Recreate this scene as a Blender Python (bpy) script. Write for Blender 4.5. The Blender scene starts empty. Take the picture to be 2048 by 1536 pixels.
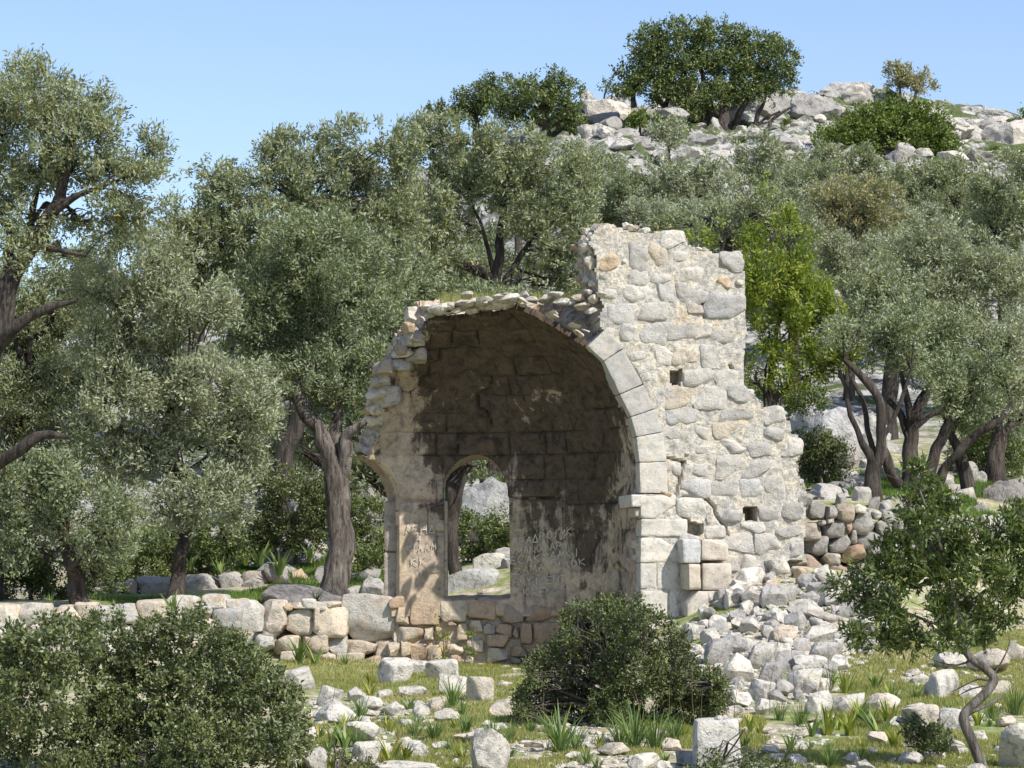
import bpy, math, random
import numpy as np
from mathutils import Vector, Matrix

# ------------------------------------------------------------------ camera, sky, sun, exposure
sc = bpy.context.scene
FPX = 5234.0                                   # focal length in pixels of the 2048 wide photograph
PITCH = math.atan((1150 - 768) / FPX)
cam_d = bpy.data.cameras.new('camera')
cam_d.sensor_width = 36.0
cam_d.lens = FPX / 2048 * 36.0
cam_d.clip_start = 0.5
cam_d.clip_end = 3000
cam = bpy.data.objects.new('camera', cam_d)
sc.collection.objects.link(cam)
cam.location = (0, 0, 0)
cam.rotation_euler = (math.pi / 2 + PITCH, 0, 0)
sc.camera = cam

SUN_AZ, SUN_EL = math.radians(45.0), math.radians(47.0)      # azimuth: to the right of the direction back to the camera
SUN = Vector((math.sin(SUN_AZ) * math.cos(SUN_EL), -math.cos(SUN_AZ) * math.cos(SUN_EL), math.sin(SUN_EL)))
world = bpy.data.worlds.new('World')
sc.world = world
world.use_nodes = True
wn = world.node_tree
bg = wn.nodes['Background']
sky = wn.nodes.new('ShaderNodeTexSky')
sky.sky_type = 'NISHITA'
sky.sun_disc = False
sky.sun_elevation = SUN_EL
sky.sun_rotation = math.pi - SUN_AZ
sky.air_density = 1.0
sky.dust_density = 0.6
sky.ozone_density = 2.5
tint = wn.nodes.new('ShaderNodeMix'); tint.data_type = 'RGBA'; tint.blend_type = 'MULTIPLY'; tint.inputs[0].default_value = 1.0
tint.inputs[7].default_value = (1.01, 0.97, 1.02, 1)
wn.links.new(sky.outputs[0], tint.inputs[6]); wn.links.new(tint.outputs[2], bg.inputs[0])
bg.inputs[1].default_value = 0.13
sun_d = bpy.data.lights.new('sun', 'SUN')
sun_d.energy = 4.3
sun_d.angle = math.radians(0.5)
sun_d.color = (1.0, 0.955, 0.88)
sun = bpy.data.objects.new('sun', sun_d)
sc.collection.objects.link(sun)
sun.rotation_euler = SUN.to_track_quat('Z', 'Y').to_euler()
sc.view_settings.view_transform = 'Standard'
sc.view_settings.look = 'None'
sc.view_settings.exposure = 0.55
sc.view_settings.gamma = 1.0
sc.view_settings.use_curve_mapping = False
sc.render.engine = 'CYCLES'

# ------------------------------------------------------------------ helpers
C = sc.collection
rng = np.random.default_rng(7)
random.seed(7)
CP, SP = math.cos(PITCH), math.sin(PITCH)

def ray(px, py):
    px, py = np.broadcast_arrays(np.asarray(px, float), np.asarray(py, float))
    a = px - 1024.0; b = 768.0 - py
    return np.stack([a + 0 * b, FPX * CP - b * SP, FPX * SP + b * CP + 0 * a], -1)

def P(px, py, Y):
    """the real point at distance Y (metres along +y) that the photograph shows at px, py"""
    d = ray(px, py)
    return d * (np.asarray(Y, float) / d[..., 1])[..., None]

def proj(p):
    p = np.asarray(p, float)
    f = p[..., 1] * CP + p[..., 2] * SP
    u = -p[..., 1] * SP + p[..., 2] * CP
    return 1024 + FPX * p[..., 0] / f, 768 - FPX * u / f

def _h(i, j, k, s):
    n = (i * 374761393 + j * 668265263 + k * 2147483647 + s * 1274126177) & 0xFFFFFFFF
    n = ((n ^ (n >> 13)) * 1103515245) & 0xFFFFFFFF
    n = ((n ^ (n >> 16)) * 2654435761) & 0xFFFFFFFF
    return ((n ^ (n >> 15)) & 0xFFFFFF).astype(float) / 0xFFFFFF * 2 - 1

def noise(p, s=0):
    p = np.asarray(p, float)
    i = np.floor(p).astype(np.int64); f = p - i
    f = f * f * (3 - 2 * f)
    r = 0
    for a in (0, 1):
        wa = f[..., 0] if a else 1 - f[..., 0]
        for b in (0, 1):
            wb = f[..., 1] if b else 1 - f[..., 1]
            for c in (0, 1):
                wc = f[..., 2] if c else 1 - f[..., 2]
                r = r + wa * wb * wc * _h(i[..., 0] + a, i[..., 1] + b, i[..., 2] + c, s)
    return r

def fbm(p, o=3, s=0):
    r = 0; a = 1.0; t = 0
    p = np.asarray(p, float)
    for k in range(o):
        r = r + a * noise(p * 2 ** k, s + k); t += a; a *= 0.5
    return r / t

def inpoly(px, py, poly):
    px = np.asarray(px, float); py = np.asarray(py, float)
    r = np.zeros(px.shape, bool)
    n = len(poly)
    for i in range(n):
        x0, y0 = poly[i]; x1, y1 = poly[(i + 1) % n]
        if y0 == y1: continue
        c = ((y0 > py) != (y1 > py)) & (px < (x1 - x0) * (py - y0) / (y1 - y0) + x0)
        r ^= c
    return r

def segdist(px, py, pts, closed=False):
    """distance to a polyline and the nearest point on it"""
    px = np.asarray(px, float); py = np.asarray(py, float)
    best = np.full(px.shape, 1e9); bx = px.copy(); by = py.copy()
    n = len(pts)
    for i in range(n if closed else n - 1):
        x0, y0 = pts[i]; x1, y1 = pts[(i + 1) % n]
        dx, dy = x1 - x0, y1 - y0
        t = np.clip(((px - x0) * dx + (py - y0) * dy) / (dx * dx + dy * dy + 1e-9), 0, 1)
        qx, qy = x0 + t * dx, y0 + t * dy
        d = np.hypot(px - qx, py - qy)
        m = d < best
        best = np.where(m, d, best); bx = np.where(m, qx, bx); by = np.where(m, qy, by)
    return best, bx, by

def mesh_np(name, V, F, smooth=False, attr=None, mats=None):
    V = np.asarray(V, np.float32).reshape(-1, 3); F = np.asarray(F, np.int32)
    k = F.shape[1]
    me = bpy.data.meshes.new(name)
    me.vertices.add(len(V)); me.vertices.foreach_set('co', V.ravel())
    me.loops.add(F.size); me.loops.foreach_set('vertex_index', F.ravel())
    me.polygons.add(len(F)); me.polygons.foreach_set('loop_start', np.arange(0, F.size, k, dtype=np.int32))
    me.polygons.foreach_set('use_smooth', np.full(len(F), smooth))
    if attr is not None:
        a = me.attributes.new('rnd', 'FLOAT', 'FACE'); a.data.foreach_set('value', np.asarray(attr, np.float32))
    me.update(calc_edges=True)
    return me

def obj(name, me, mat=None, parent=None, color=None, loc=None, rot=None, scale=None):
    o = bpy.data.objects.new(name, me)
    C.objects.link(o)
    if mat is not None and len(me.materials) == 0: me.materials.append(mat)
    if parent is not None: o.parent = parent
    if color is not None: o.color = (*color, 1)
    if loc is not None: o.location = loc
    if rot is not None: o.rotation_euler = rot
    if scale is not None: o.scale = scale
    return o

def thing(name, label, cat, group=None, loc=(0, 0, 0)):
    o = bpy.data.objects.new(name, None); C.objects.link(o); o.location = loc
    o.empty_display_size = 0.2
    return tag(o, label, cat, group)

def tag(o, label=None, cat=None, group=None, kind=None):
    if label: o['label'] = label
    if cat: o['category'] = cat
    if group: o['group'] = group
    if kind: o['kind'] = kind
    return o

def shift(me, loc):
    """put the origin of a mesh at loc"""
    n = len(me.vertices); a = np.empty(n * 3, np.float32); me.vertices.foreach_get('co', a)
    a = a.reshape(-1, 3) - np.asarray(loc, np.float32)
    me.vertices.foreach_set('co', a.ravel()); me.update()

# ------------------------------------------------------------------ materials
def ramp(nt, fac, stops, interp='LINEAR'):
    r = nt.nodes.new('ShaderNodeValToRGB'); r.color_ramp.interpolation = interp
    e = r.color_ramp.elements
    while len(e) < len(stops): e.new(0.5)
    for el, (p, c) in zip(e, stops):
        el.position = p; el.color = (*c, 1) if len(c) == 3 else c
    if fac is not None: nt.links.new(fac, r.inputs[0])
    return r.outputs[0]

def newmat(name):
    m = bpy.data.materials.new(name); m.use_nodes = True
    nt = m.node_tree
    return m, nt, nt.nodes['Principled BSDF'], nt.nodes['Material Output']

def tex_noise(nt, vec, scale, detail=4, rough=0.6, dist=0.0):
    n = nt.nodes.new('ShaderNodeTexNoise')
    n.inputs['Scale'].default_value = scale; n.inputs['Detail'].default_value = detail
    n.inputs['Roughness'].default_value = rough; n.inputs['Distortion'].default_value = dist
    if vec is not None: nt.links.new(vec, n.inputs['Vector'])
    return n.outputs[0]

def mapr(nt, v, a, b, c=0.0, d=1.0):
    n = nt.nodes.new('ShaderNodeMapRange'); nt.links.new(v, n.inputs[0])
    n.inputs[1].default_value = a; n.inputs[2].default_value = b; n.inputs[3].default_value = c; n.inputs[4].default_value = d
    return n.outputs[0]

def mix(nt, f, a, b, mode='MIX'):
    n = nt.nodes.new('ShaderNodeMix'); n.data_type = 'RGBA'; n.blend_type = mode
    def put(s, v):
        if isinstance(v, (int, float)): s.default_value = v
        elif isinstance(v, tuple): s.default_value = (*v, 1) if len(v) == 3 else v
        else: nt.links.new(v, s)
    put(n.inputs[0], f); put(n.inputs[6], a); put(n.inputs[7], b)
    return n.outputs[2]

def mth(nt, op, a, b=0.0):
    n = nt.nodes.new('ShaderNodeMath'); n.operation = op
    for i, v in enumerate((a, b)):
        if isinstance(v, (int, float)): n.inputs[i].default_value = v
        else: nt.links.new(v, n.inputs[i])
    return n.outputs[0]

def geo_pos(nt): return nt.nodes.new('ShaderNodeNewGeometry').outputs['Position']

def scaled(nt, vec, s):
    n = nt.nodes.new('ShaderNodeVectorMath'); n.operation = 'MULTIPLY'
    nt.links.new(vec, n.inputs[0]); n.inputs[1].default_value = s
    return n.outputs[0]

def bump(nt, bs, h, strength, dist):
    b = nt.nodes.new('ShaderNodeBump'); b.inputs['Strength'].default_value = strength
    b.inputs['Distance'].default_value = dist; nt.links.new(h, b.inputs['Height'])
    nt.links.new(b.outputs[0], bs.inputs['Normal'])

def stone_mat(name, lichen=(0.17, 0.165, 0.155), warm=(0.50, 0.36, 0.22), lich=0.5, wrm=0.3, k=1.0, bumpd=0.02):
    """weathered limestone: the object's own colour, grey lichen patches, warm stains, dark pits"""
    m, nt, bs, out = newmat(name)
    oi = nt.nodes.new('ShaderNodeObjectInfo')
    pos = geo_pos(nt)
    n1 = tex_noise(nt, pos, 2.3 * k, 6, 0.65)
    n2 = tex_noise(nt, pos, 9.0 * k, 6, 0.7, 0.4)
    n3 = tex_noise(nt, pos, 42.0 * k, 4, 0.7)
    n4 = tex_noise(nt, pos, 4.1 * k, 5, 0.7, 0.8)
    c = mix(nt, mapr(nt, n4, 0.52, 0.68, 0, wrm), oi.outputs['Color'], warm)
    c = mix(nt, mapr(nt, n2, 0.50, 0.62, 0, lich), c, lichen)
    c = mix(nt, mapr(nt, n1, 0.35, 0.65, 0, 0.35), c, (0.62, 0.60, 0.55), 'MULTIPLY')
    c = mix(nt, mapr(nt, n3, 0.58, 0.75, 0, 0.65), c, (0.10, 0.09, 0.08))
    c = mix(nt, mapr(nt, n3, 0.25, 0.42, 0.35, 0), c, (0.72, 0.70, 0.64))
    nt.links.new(c, bs.inputs['Base Color'])
    bs.inputs['Roughness'].default_value = 0.92
    bs.inputs['Specular IOR Level'].default_value = 0.2
    h = mth(nt, 'ADD', mth(nt, 'MULTIPLY', n2, 1.0), mth(nt, 'MULTIPLY', n3, 0.45))
    bump(nt, bs, h, 1.0, bumpd * 1.3)
    return m

M_ROCK = stone_mat('limestone rock', lich=0.68, wrm=0.22, bumpd=0.03)
M_HILLROCK = stone_mat('hill limestone', lich=0.6, wrm=0.2, k=0.35, bumpd=0.1)
M_WALL = stone_mat('masonry limestone', lichen=(0.20, 0.20, 0.20), lich=0.45, wrm=0.25, bumpd=0.025)
M_TERR = stone_mat('terrace wall limestone', lich=0.45, wrm=0.65, warm=(0.52, 0.33, 0.18), bumpd=0.03)
M_ASHLAR = stone_mat('cut limestone', lichen=(0.27, 0.27, 0.265), lich=0.5, wrm=0.3, bumpd=0.012)

def mortar_mat():
    m, nt, bs, out = newmat('old lime mortar')
    pos = geo_pos(nt)
    n1 = tex_noise(nt, pos, 3.0, 6, 0.7, 0.5); n2 = tex_noise(nt, pos, 17.0, 6, 0.75); n3 = tex_noise(nt, pos, 60.0, 3, 0.7)
    c = ramp(nt, n1, [(0.30, (0.40, 0.385, 0.355)), (0.43, (0.56, 0.53, 0.465)), (0.54, (0.68, 0.62, 0.505)), (0.64, (0.66, 0.56, 0.41)), (0.76, (0.54, 0.38, 0.24))])
    c = mix(nt, mapr(nt, n2, 0.46, 0.58, 0, 0.7), c, (0.27, 0.26, 0.245))
    c = mix(nt, mapr(nt, n3, 0.56, 0.7, 0, 0.6), c, (0.12, 0.10, 0.08))
    nt.links.new(c, bs.inputs['Base Color']); bs.inputs['Roughness'].default_value = 0.95
    bs.inputs['Specular IOR Level'].default_value = 0.15
    bump(nt, bs, mth(nt, 'ADD', n2, mth(nt, 'MULTIPLY', n3, 0.5)), 1.0, 0.03)
    return m
M_MORTAR = mortar_mat()

def core_mat():
    m, nt, bs, out = newmat('broken rubble core')
    pos = geo_pos(nt)
    n1 = tex_noise(nt, pos, 2.6, 6, 0.7, 0.6); n2 = tex_noise(nt, pos, 14.0, 6, 0.75); n3 = tex_noise(nt, pos, 50.0, 3, 0.7)
    c = ramp(nt, n1, [(0.30, (0.52, 0.48, 0.42)), (0.50, (0.60, 0.52, 0.41)), (0.62, (0.52, 0.36, 0.22)), (0.74, (0.30, 0.18, 0.11))])
    c = mix(nt, mapr(nt, n2, 0.5, 0.66, 0, 0.7), c, (0.16, 0.12, 0.09))
    c = mix(nt, mapr(nt, n3, 0.58, 0.7, 0, 0.5), c, (0.08, 0.06, 0.05))
    nt.links.new(c, bs.inputs['Base Color']); bs.inputs['Roughness'].default_value = 0.95
    bump(nt, bs, mth(nt, 'ADD', n2, mth(nt, 'MULTIPLY', n3, 0.5)), 1.0, 0.04)
    return m
M_CORE = core_mat()

def bark_mat(name, a, b, d):
    m, nt, bs, out = newmat(name)
    pos = geo_pos(nt)
    n1 = tex_noise(nt, scaled(nt, pos, (14, 14, 2.2)), 1.0, 6, 0.7, 0.5)
    n2 = tex_noise(nt, pos, 3.0, 4, 0.6)
    c = ramp(nt, n1, [(0.38, d), (0.5, a), (0.68, b)])
    c = mix(nt, mapr(nt, n2, 0.4, 0.65, 0, 0.5), c, d)
    nt.links.new(c, bs.inputs['Base Color']); bs.inputs['Roughness'].default_value = 0.95
    bump(nt, bs, n1, 1.0, 0.09)
    return m
M_BARK = bark_mat('olive bark', (0.075, 0.058, 0.046), (0.15, 0.125, 0.105), (0.02, 0.015, 0.013))
M_BARKP = bark_mat('pale olive bark', (0.19, 0.16, 0.135), (0.33, 0.295, 0.255), (0.045, 0.034, 0.028))
M_TWIG = bark_mat('grey twig bark', (0.20, 0.175, 0.15), (0.30, 0.27, 0.24), (0.07, 0.055, 0.045))

def leaf_mat(name, cols, back=None, trans=0.34, rough=0.5, spec=0.35):
    m, nt, bs, out = newmat(name)
    at = nt.nodes.new('ShaderNodeAttribute'); at.attribute_name = 'rnd'
    g = nt.nodes.new('ShaderNodeNewGeometry')
    n = len(cols)
    c = ramp(nt, at.outputs['Fac'], [(p, col) for p, col in cols])
    if back is not None: c = mix(nt, mth(nt, 'MULTIPLY', g.outputs['Backfacing'], 0.8), c, back)
    nt.links.new(c, bs.inputs['Base Color'])
    bs.inputs['Roughness'].default_value = rough
    bs.inputs['Specular IOR Level'].default_value = spec
    tr = nt.nodes.new('ShaderNodeBsdfTranslucent')
    nt.links.new(mix(nt, 1.0, c, (1.0, 1.0, 0.55), 'MULTIPLY'), tr.inputs[0])
    ms = nt.nodes.new('ShaderNodeMixShader'); ms.inputs[0].default_value = trans
    nt.links.new(bs.outputs[0], ms.inputs[1]); nt.links.new(tr.outputs[0], ms.inputs[2])
    nt.links.new(ms.outputs[0], out.inputs[0])
    return m
L_OLIVE = leaf_mat('olive leaves', [(0, (0.137, 0.165, 0.077)), (0.5, (0.217, 0.252, 0.118)), (0.9, (0.338, 0.353, 0.173)), (0.975, (0.402, 0.377, 0.167)), (1.0, (0.676, 0.519, 0.097))], back=(0.347, 0.380, 0.264))
L_OLIVEP = leaf_mat('silvery olive leaves', [(0, (0.167, 0.193, 0.106)), (0.5, (0.258, 0.288, 0.160)), (0.93, (0.409, 0.429, 0.253)), (1.0, (0.575, 0.488, 0.174))], back=(0.411, 0.443, 0.342))
L_OLIVED = leaf_mat('deep green olive leaves', [(0, (0.110, 0.141, 0.064)), (0.5, (0.183, 0.227, 0.107)), (0.95, (0.310, 0.336, 0.167)), (1.0, (0.547, 0.459, 0.137))], back=(0.320, 0.361, 0.245))
L_OLIVEY = leaf_mat('yellowing olive leaves', [(0, (0.165, 0.165, 0.075)), (0.5, (0.261, 0.251, 0.116)), (0.85, (0.385, 0.343, 0.151)), (1.0, (0.757, 0.554, 0.116))], back=(0.341, 0.341, 0.220))
L_BRIGHT = leaf_mat('fresh green leaves', [(0, (0.102, 0.155, 0.024)), (0.5, (0.206, 0.275, 0.040)), (1.0, (0.409, 0.419, 0.059))], trans=0.4)
L_OAK = leaf_mat('evergreen oak leaves', [(0, (0.069, 0.102, 0.032)), (0.6, (0.129, 0.169, 0.052)), (1.0, (0.243, 0.258, 0.081))], trans=0.15)
L_CAROB = leaf_mat('green bush leaves', [(0, (0.072, 0.115, 0.024)), (0.6, (0.136, 0.190, 0.037)), (1.0, (0.245, 0.277, 0.056))], trans=0.2)
L_KERM = leaf_mat('kermes oak leaves', [(0, (0.059, 0.084, 0.026)), (0.45, (0.099, 0.129, 0.037)), (0.85, (0.178, 0.198, 0.063)), (0.985, (0.247, 0.248, 0.081)), (1.0, (0.20, 0.13, 0.05))], back=(0.147, 0.171, 0.089), trans=0.15, rough=0.4)
L_THORN = leaf_mat('dark thorny leaves', [(0, (0.047, 0.060, 0.022)), (0.5, (0.089, 0.114, 0.038)), (0.95, (0.168, 0.198, 0.070)), (1.0, (0.210, 0.156, 0.050))], trans=0.12, rough=0.45)
L_LENT = leaf_mat('mastic leaves', [(0, (0.05, 0.075, 0.022)), (0.5, (0.095, 0.135, 0.035)), (0.93, (0.18, 0.225, 0.06)), (1.0, (0.30, 0.27, 0.06))], trans=0.3, rough=0.35, spec=0.5)
L_ASPH = leaf_mat('asphodel blades', [(0, (0.094, 0.155, 0.055)), (0.5, (0.163, 0.241, 0.072)), (1.0, (0.300, 0.368, 0.099))], trans=0.35, rough=0.45)
L_ASPY = leaf_mat('yellowing blades', [(0, (0.13, 0.19, 0.04)), (0.5, (0.27, 0.33, 0.06)), (0.85, (0.45, 0.42, 0.09)), (1.0, (0.60, 0.30, 0.07))], trans=0.35, rough=0.5)
L_GRASS = leaf_mat('short grass', [(0, (0.20, 0.24, 0.06)), (0.5, (0.33, 0.34, 0.11)), (0.85, (0.46, 0.43, 0.18)), (1.0, (0.55, 0.46, 0.26))], trans=0.5, rough=0.6)
L_GRASSD = leaf_mat('lush grass', [(0, (0.06, 0.12, 0.02)), (0.5, (0.11, 0.20, 0.03)), (1.0, (0.26, 0.32, 0.07))], trans=0.3, rough=0.6)
L_DRY = leaf_mat('dry stems', [(0, (0.22, 0.15, 0.08)), (1, (0.42, 0.33, 0.19))], trans=0.1, rough=0.8)

# ------------------------------------------------------------------ terrain
def rbf_fit(pts):
    w = np.array([P(a, b, y) for a, b, y in pts])
    X = w[:, :2] / 10; z = w[:, 2]
    n = len(X)
    d = np.linalg.norm(X[:, None] - X[None], axis=2)
    K = np.where(d > 0, d * d * np.log(d + 1e-9), 0) + np.eye(n) * 0.01
    A = np.zeros((n + 3, n + 3)); A[:n, :n] = K; A[:n, n] = 1; A[:n, n + 1:] = X; A[n, :n] = 1; A[n + 1:, :n] = X.T
    s = np.linalg.solve(A, np.concatenate([z, [0, 0, 0]]))
    return X, s

def rbf_eval(fit, x, y):
    X, s = fit; n = len(X)
    x = np.asarray(x, float) / 10; y = np.asarray(y, float) / 10
    r = s[n] + s[n + 1] * x + s[n + 2] * y
    for i in range(n):
        d2 = (x - X[i, 0]) ** 2 + (y - X[i, 1]) ** 2
        r = r + s[i] * 0.5 * d2 * np.log(d2 + 1e-12)
    return r

FRONT = [(-900, 1700, 18), (200, 1640, 18), (1024, 1630, 18), (2048, 1650, 18), (2900, 1650, 18), (-900, 2100, 8), (1024, 2150, 8), (3000, 2150, 8),
         (0, 1536, 20.8), (700, 1536, 20.8), (1400, 1536, 20.8), (2048, 1536, 20.8),
         (0, 1430, 26.5), (600, 1430, 26.5), (1100, 1430, 26.5), (1900, 1424, 26), (2400, 1424, 26), (-600, 1430, 27),
         (0, 1322, 36.2), (600, 1323, 37.0), (900, 1327, 37.3), (1200, 1320, 36.8), (300, 1318, 36.4), (1000, 1314, 38.2), (-600, 1318, 35.5), (600, 1372, 30.5), (1000, 1372, 30.5),
         (1330, 1290, 34), (1400, 1255, 34.6), (1480, 1165, 35.6), (1560, 1125, 36.2), (1640, 1130, 36.6), (1730, 1140, 36.8), (1330, 1400, 28.4), (1450, 1400, 28.6), (1560, 1375, 29.4),
         (1600, 1300, 31.6), (1600, 1220, 34), (1700, 1290, 31.6), (1740, 1200, 34.5), (1850, 1345, 30.5), (1860, 1240, 35), (2048, 1255, 35), (1970, 1330, 31), (2100, 1200, 38), (2500, 1200, 38), (2500, 1330, 31)]
BACK = [(-900, 1200, 39), (0, 1212, 39), (350, 1200, 41), (660, 1198, 41), (220, 1192, 44), (460, 1186, 44), (560, 1140, 47), (660, 1090, 50), (950, 1202, 39.5), (920, 1128, 45), (1000, 1065, 50),
        (1300, 1080, 40), (1620, 1010, 39.5), (1745, 1004, 40.5), (2048, 1070, 40), (2600, 1080, 40), (1900, 965, 44), (2048, 955, 46), (1650, 900, 49), (1850, 880, 52), (-600, 1100, 50), (0, 1100, 52), (350, 1090, 52),
        (600, 960, 60), (0, 980, 60), (1200, 850, 60), (1800, 780, 60),
        (1400, 560, 76), (1900, 590, 74), (1000, 600, 76), (600, 740, 75), (0, 800, 75), (2500, 650, 74), (-800, 850, 75),
        (1180, 330, 100), (1400, 310, 102), (1640, 320, 100), (1900, 350, 100), (2100, 360, 100), (2700, 420, 100), (900, 400, 102), (500, 600, 100), (0, 700, 100), (-900, 760, 100),
        (1000, 290, 114), (1180, 212, 114), (1300, 225, 115), (1420, 240, 116), (1560, 235, 116), (1640, 212, 116), (1740, 192, 118), (1900, 240, 116), (2048, 262, 114), (2600, 330, 112), (700, 420, 114), (400, 560, 114), (0, 660, 114),
        (1200, 300, 140), (1700, 300, 145), (2300, 380, 140), (500, 640, 140), (0, 760, 140), (1024, 560, 200), (2400, 600, 200), (-800, 900, 200), (1024, 900, 320), (3000, 900, 320), (-1500, 1000, 320)]
FITF, FITB = rbf_fit(FRONT), rbf_fit(BACK)
WL = [P(a, 1150, y)[:2] for a, y in [(-3000, 33), (-200, 36.3), (690, 37.7), (780, 38.5), (900, 38.6), (1100, 38.5), (1280, 38.2), (1420, 37.6), (1600, 37.2), (1800, 37.7), (2048, 38.3), (2600, 39.5), (4500, 42)]]
WLX = np.array([p[0] for p in WL]); WLY = np.array([p[1] for p in WL])

def ground(x, y):
    x = np.asarray(x, float); y = np.asarray(y, float)
    yw = np.interp(x, WLX, WLY)
    yc = np.clip(y, 8, 320); xc = np.clip(x, -60, 60)
    f = rbf_eval(FITF, np.clip(xc, -12, 14), np.clip(yc, 8, 39))
    b = rbf_eval(FITB, xc, np.maximum(yc, 37.5))
    t = np.clip((y - yw + 0.15) / 0.3, 0, 1); t = t * t * (3 - 2 * t)
    z = f * (1 - t) + b * t
    p = np.stack([x * 0.45, y * 0.45, 0 * x], -1)
    a = np.clip((y - 40) / 60, 0, 1)
    z = z + fbm(p, 3, 11) * (0.06 + 0.5 * a) + fbm(p * 4, 2, 15) * (0.03 + 0.22 * a) + (np.abs(fbm(p * 3.1, 3, 19)) ** 0.6 * 0.9 - 0.35) * np.clip((y - 88) / 10, 0, 1)
    return z

def hit(px, py, y0=12.0, y1=118.0):
    """where the line of sight through px, py meets the ground"""
    ys = np.linspace(y0, y1, 1600)
    p = P(np.full(ys.shape, px), np.full(ys.shape, py), ys)
    g = ground(p[:, 0], p[:, 1])
    k = np.argmax(p[:, 2] < g) if (p[:, 2] < g).any() else len(ys) - 1
    # first crossing from above to below
    s = p[:, 2] - g
    idx = np.where((s[:-1] > 0) & (s[1:] <= 0))[0]
    k = idx[0] if len(idx) else k
    return p[k]

def terrain():
    def axis(parts):
        r = []
        for a, b, s in parts: r += list(np.arange(a, b, s))
        return np.array(r + [parts[-1][1]])
    xs = axis([(-700, -100, 60), (-100, -30, 6), (-30, -14, 1.2), (-14, -7, 0.5), (-7, 9, 0.19), (9, 16, 0.5), (16, 34, 1.0), (34, 100, 6), (100, 700, 60)])
    ys = axis([(-200, 0, 20), (0, 17, 1.5), (17, 42, 0.19), (42, 60, 0.5), (60, 92, 1.0), (92, 122, 0.4), (122, 130, 1.0), (130, 340, 12), (340, 1500, 100)])
    X, Y = np.meshgrid(xs, ys)
    Z = ground(X, Y)
    V = np.stack([X, Y, Z], -1).reshape(-1, 3)
    ny, nx = X.shape
    i = np.arange((ny - 1) * (nx - 1)); r, c = i // (nx - 1), i % (nx - 1)
    a = r * nx + c
    F = np.stack([a, a + 1, a + nx + 1, a + nx], -1)
    me = mesh_np('ground', V, F, smooth=True)
    m, nt, bs, out = newmat('stony ground')
    pos = geo_pos(nt)
    n1 = tex_noise(nt, pos, 0.9, 6, 0.7, 0.5); n2 = tex_noise(nt, pos, 7.0, 6, 0.75); n3 = tex_noise(nt, pos, 40.0, 3, 0.7)
    soil = ramp(nt, n2, [(0.35, (0.24, 0.18, 0.11)), (0.48, (0.42, 0.35, 0.24)), (0.6, (0.58, 0.53, 0.43))])
    turf = ramp(nt, n2, [(0.35, (0.14, 0.19, 0.05)), (0.6, (0.24, 0.28, 0.09)), (0.75, (0.36, 0.34, 0.17))])
    near = mix(nt, mapr(nt, n1, 0.42, 0.58), soil, turf)
    n4 = tex_noise(nt, pos, 0.55, 7, 0.75, 0.6)
    rock = ramp(nt, tex_noise(nt, pos, 2.2, 7, 0.75, 0.5), [(0.38, (0.06, 0.06, 0.055)), (0.46, (0.22, 0.215, 0.20)), (0.54, (0.42, 0.405, 0.375)), (0.66, (0.52, 0.50, 0.45)), (0.74, (0.40, 0.33, 0.24))])
    scrub = ramp(nt, n2, [(0.4, (0.05, 0.075, 0.025)), (0.65, (0.14, 0.16, 0.07))])
    far = mix(nt, mapr(nt, n4, 0.49, 0.54), rock, scrub)
    sp = nt.nodes.new('ShaderNodeSeparateXYZ'); nt.links.new(pos, sp.inputs[0])
    c = mix(nt, mapr(nt, sp.outputs[1], 46, 58), near, far)
    nt.links.new(c, bs.inputs['Base Color']); bs.inputs['Roughness'].default_value = 0.95
    bs.inputs['Specular IOR Level'].default_value = 0.1
    bump(nt, bs, mth(nt, 'ADD', n2, mth(nt, 'MULTIPLY', n3, 0.4)), 0.8, 0.05)
    o = obj('ground', me, m); tag(o, kind='structure')
terrain()
# ------------------------------------------------------------------ stones
def cube_grid(n):
    idx = {}; V = []; F = []
    def vid(p):
        k = tuple(p)
        if k not in idx: idx[k] = len(V); V.append(p)
        return idx[k]
    for ax in range(3):
        for sg in (0, n):
            for i in range(n):
                for j in range(n):
                    q = []
                    for (a, b) in ((i, j), (i + 1, j), (i + 1, j + 1), (i, j + 1)):
                        p = [0, 0, 0]; p[ax] = sg; p[(ax + 1) % 3] = a; p[(ax + 2) % 3] = b
                        q.append(vid(p))
                    F.append(q if sg else q[::-1])
    return np.array(V, float) / n * 2 - 1, np.array(F)
GRIDS = {n: cube_grid(n) for n in (2, 3, 4, 5, 6, 8, 9, 14)}

def rounded(n, k):
    V, F = GRIDS[n]
    r = (np.abs(V) ** k).sum(1) ** (1 / k)
    # spread vertices so that edges get their share
    return V / r[:, None], F

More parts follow.
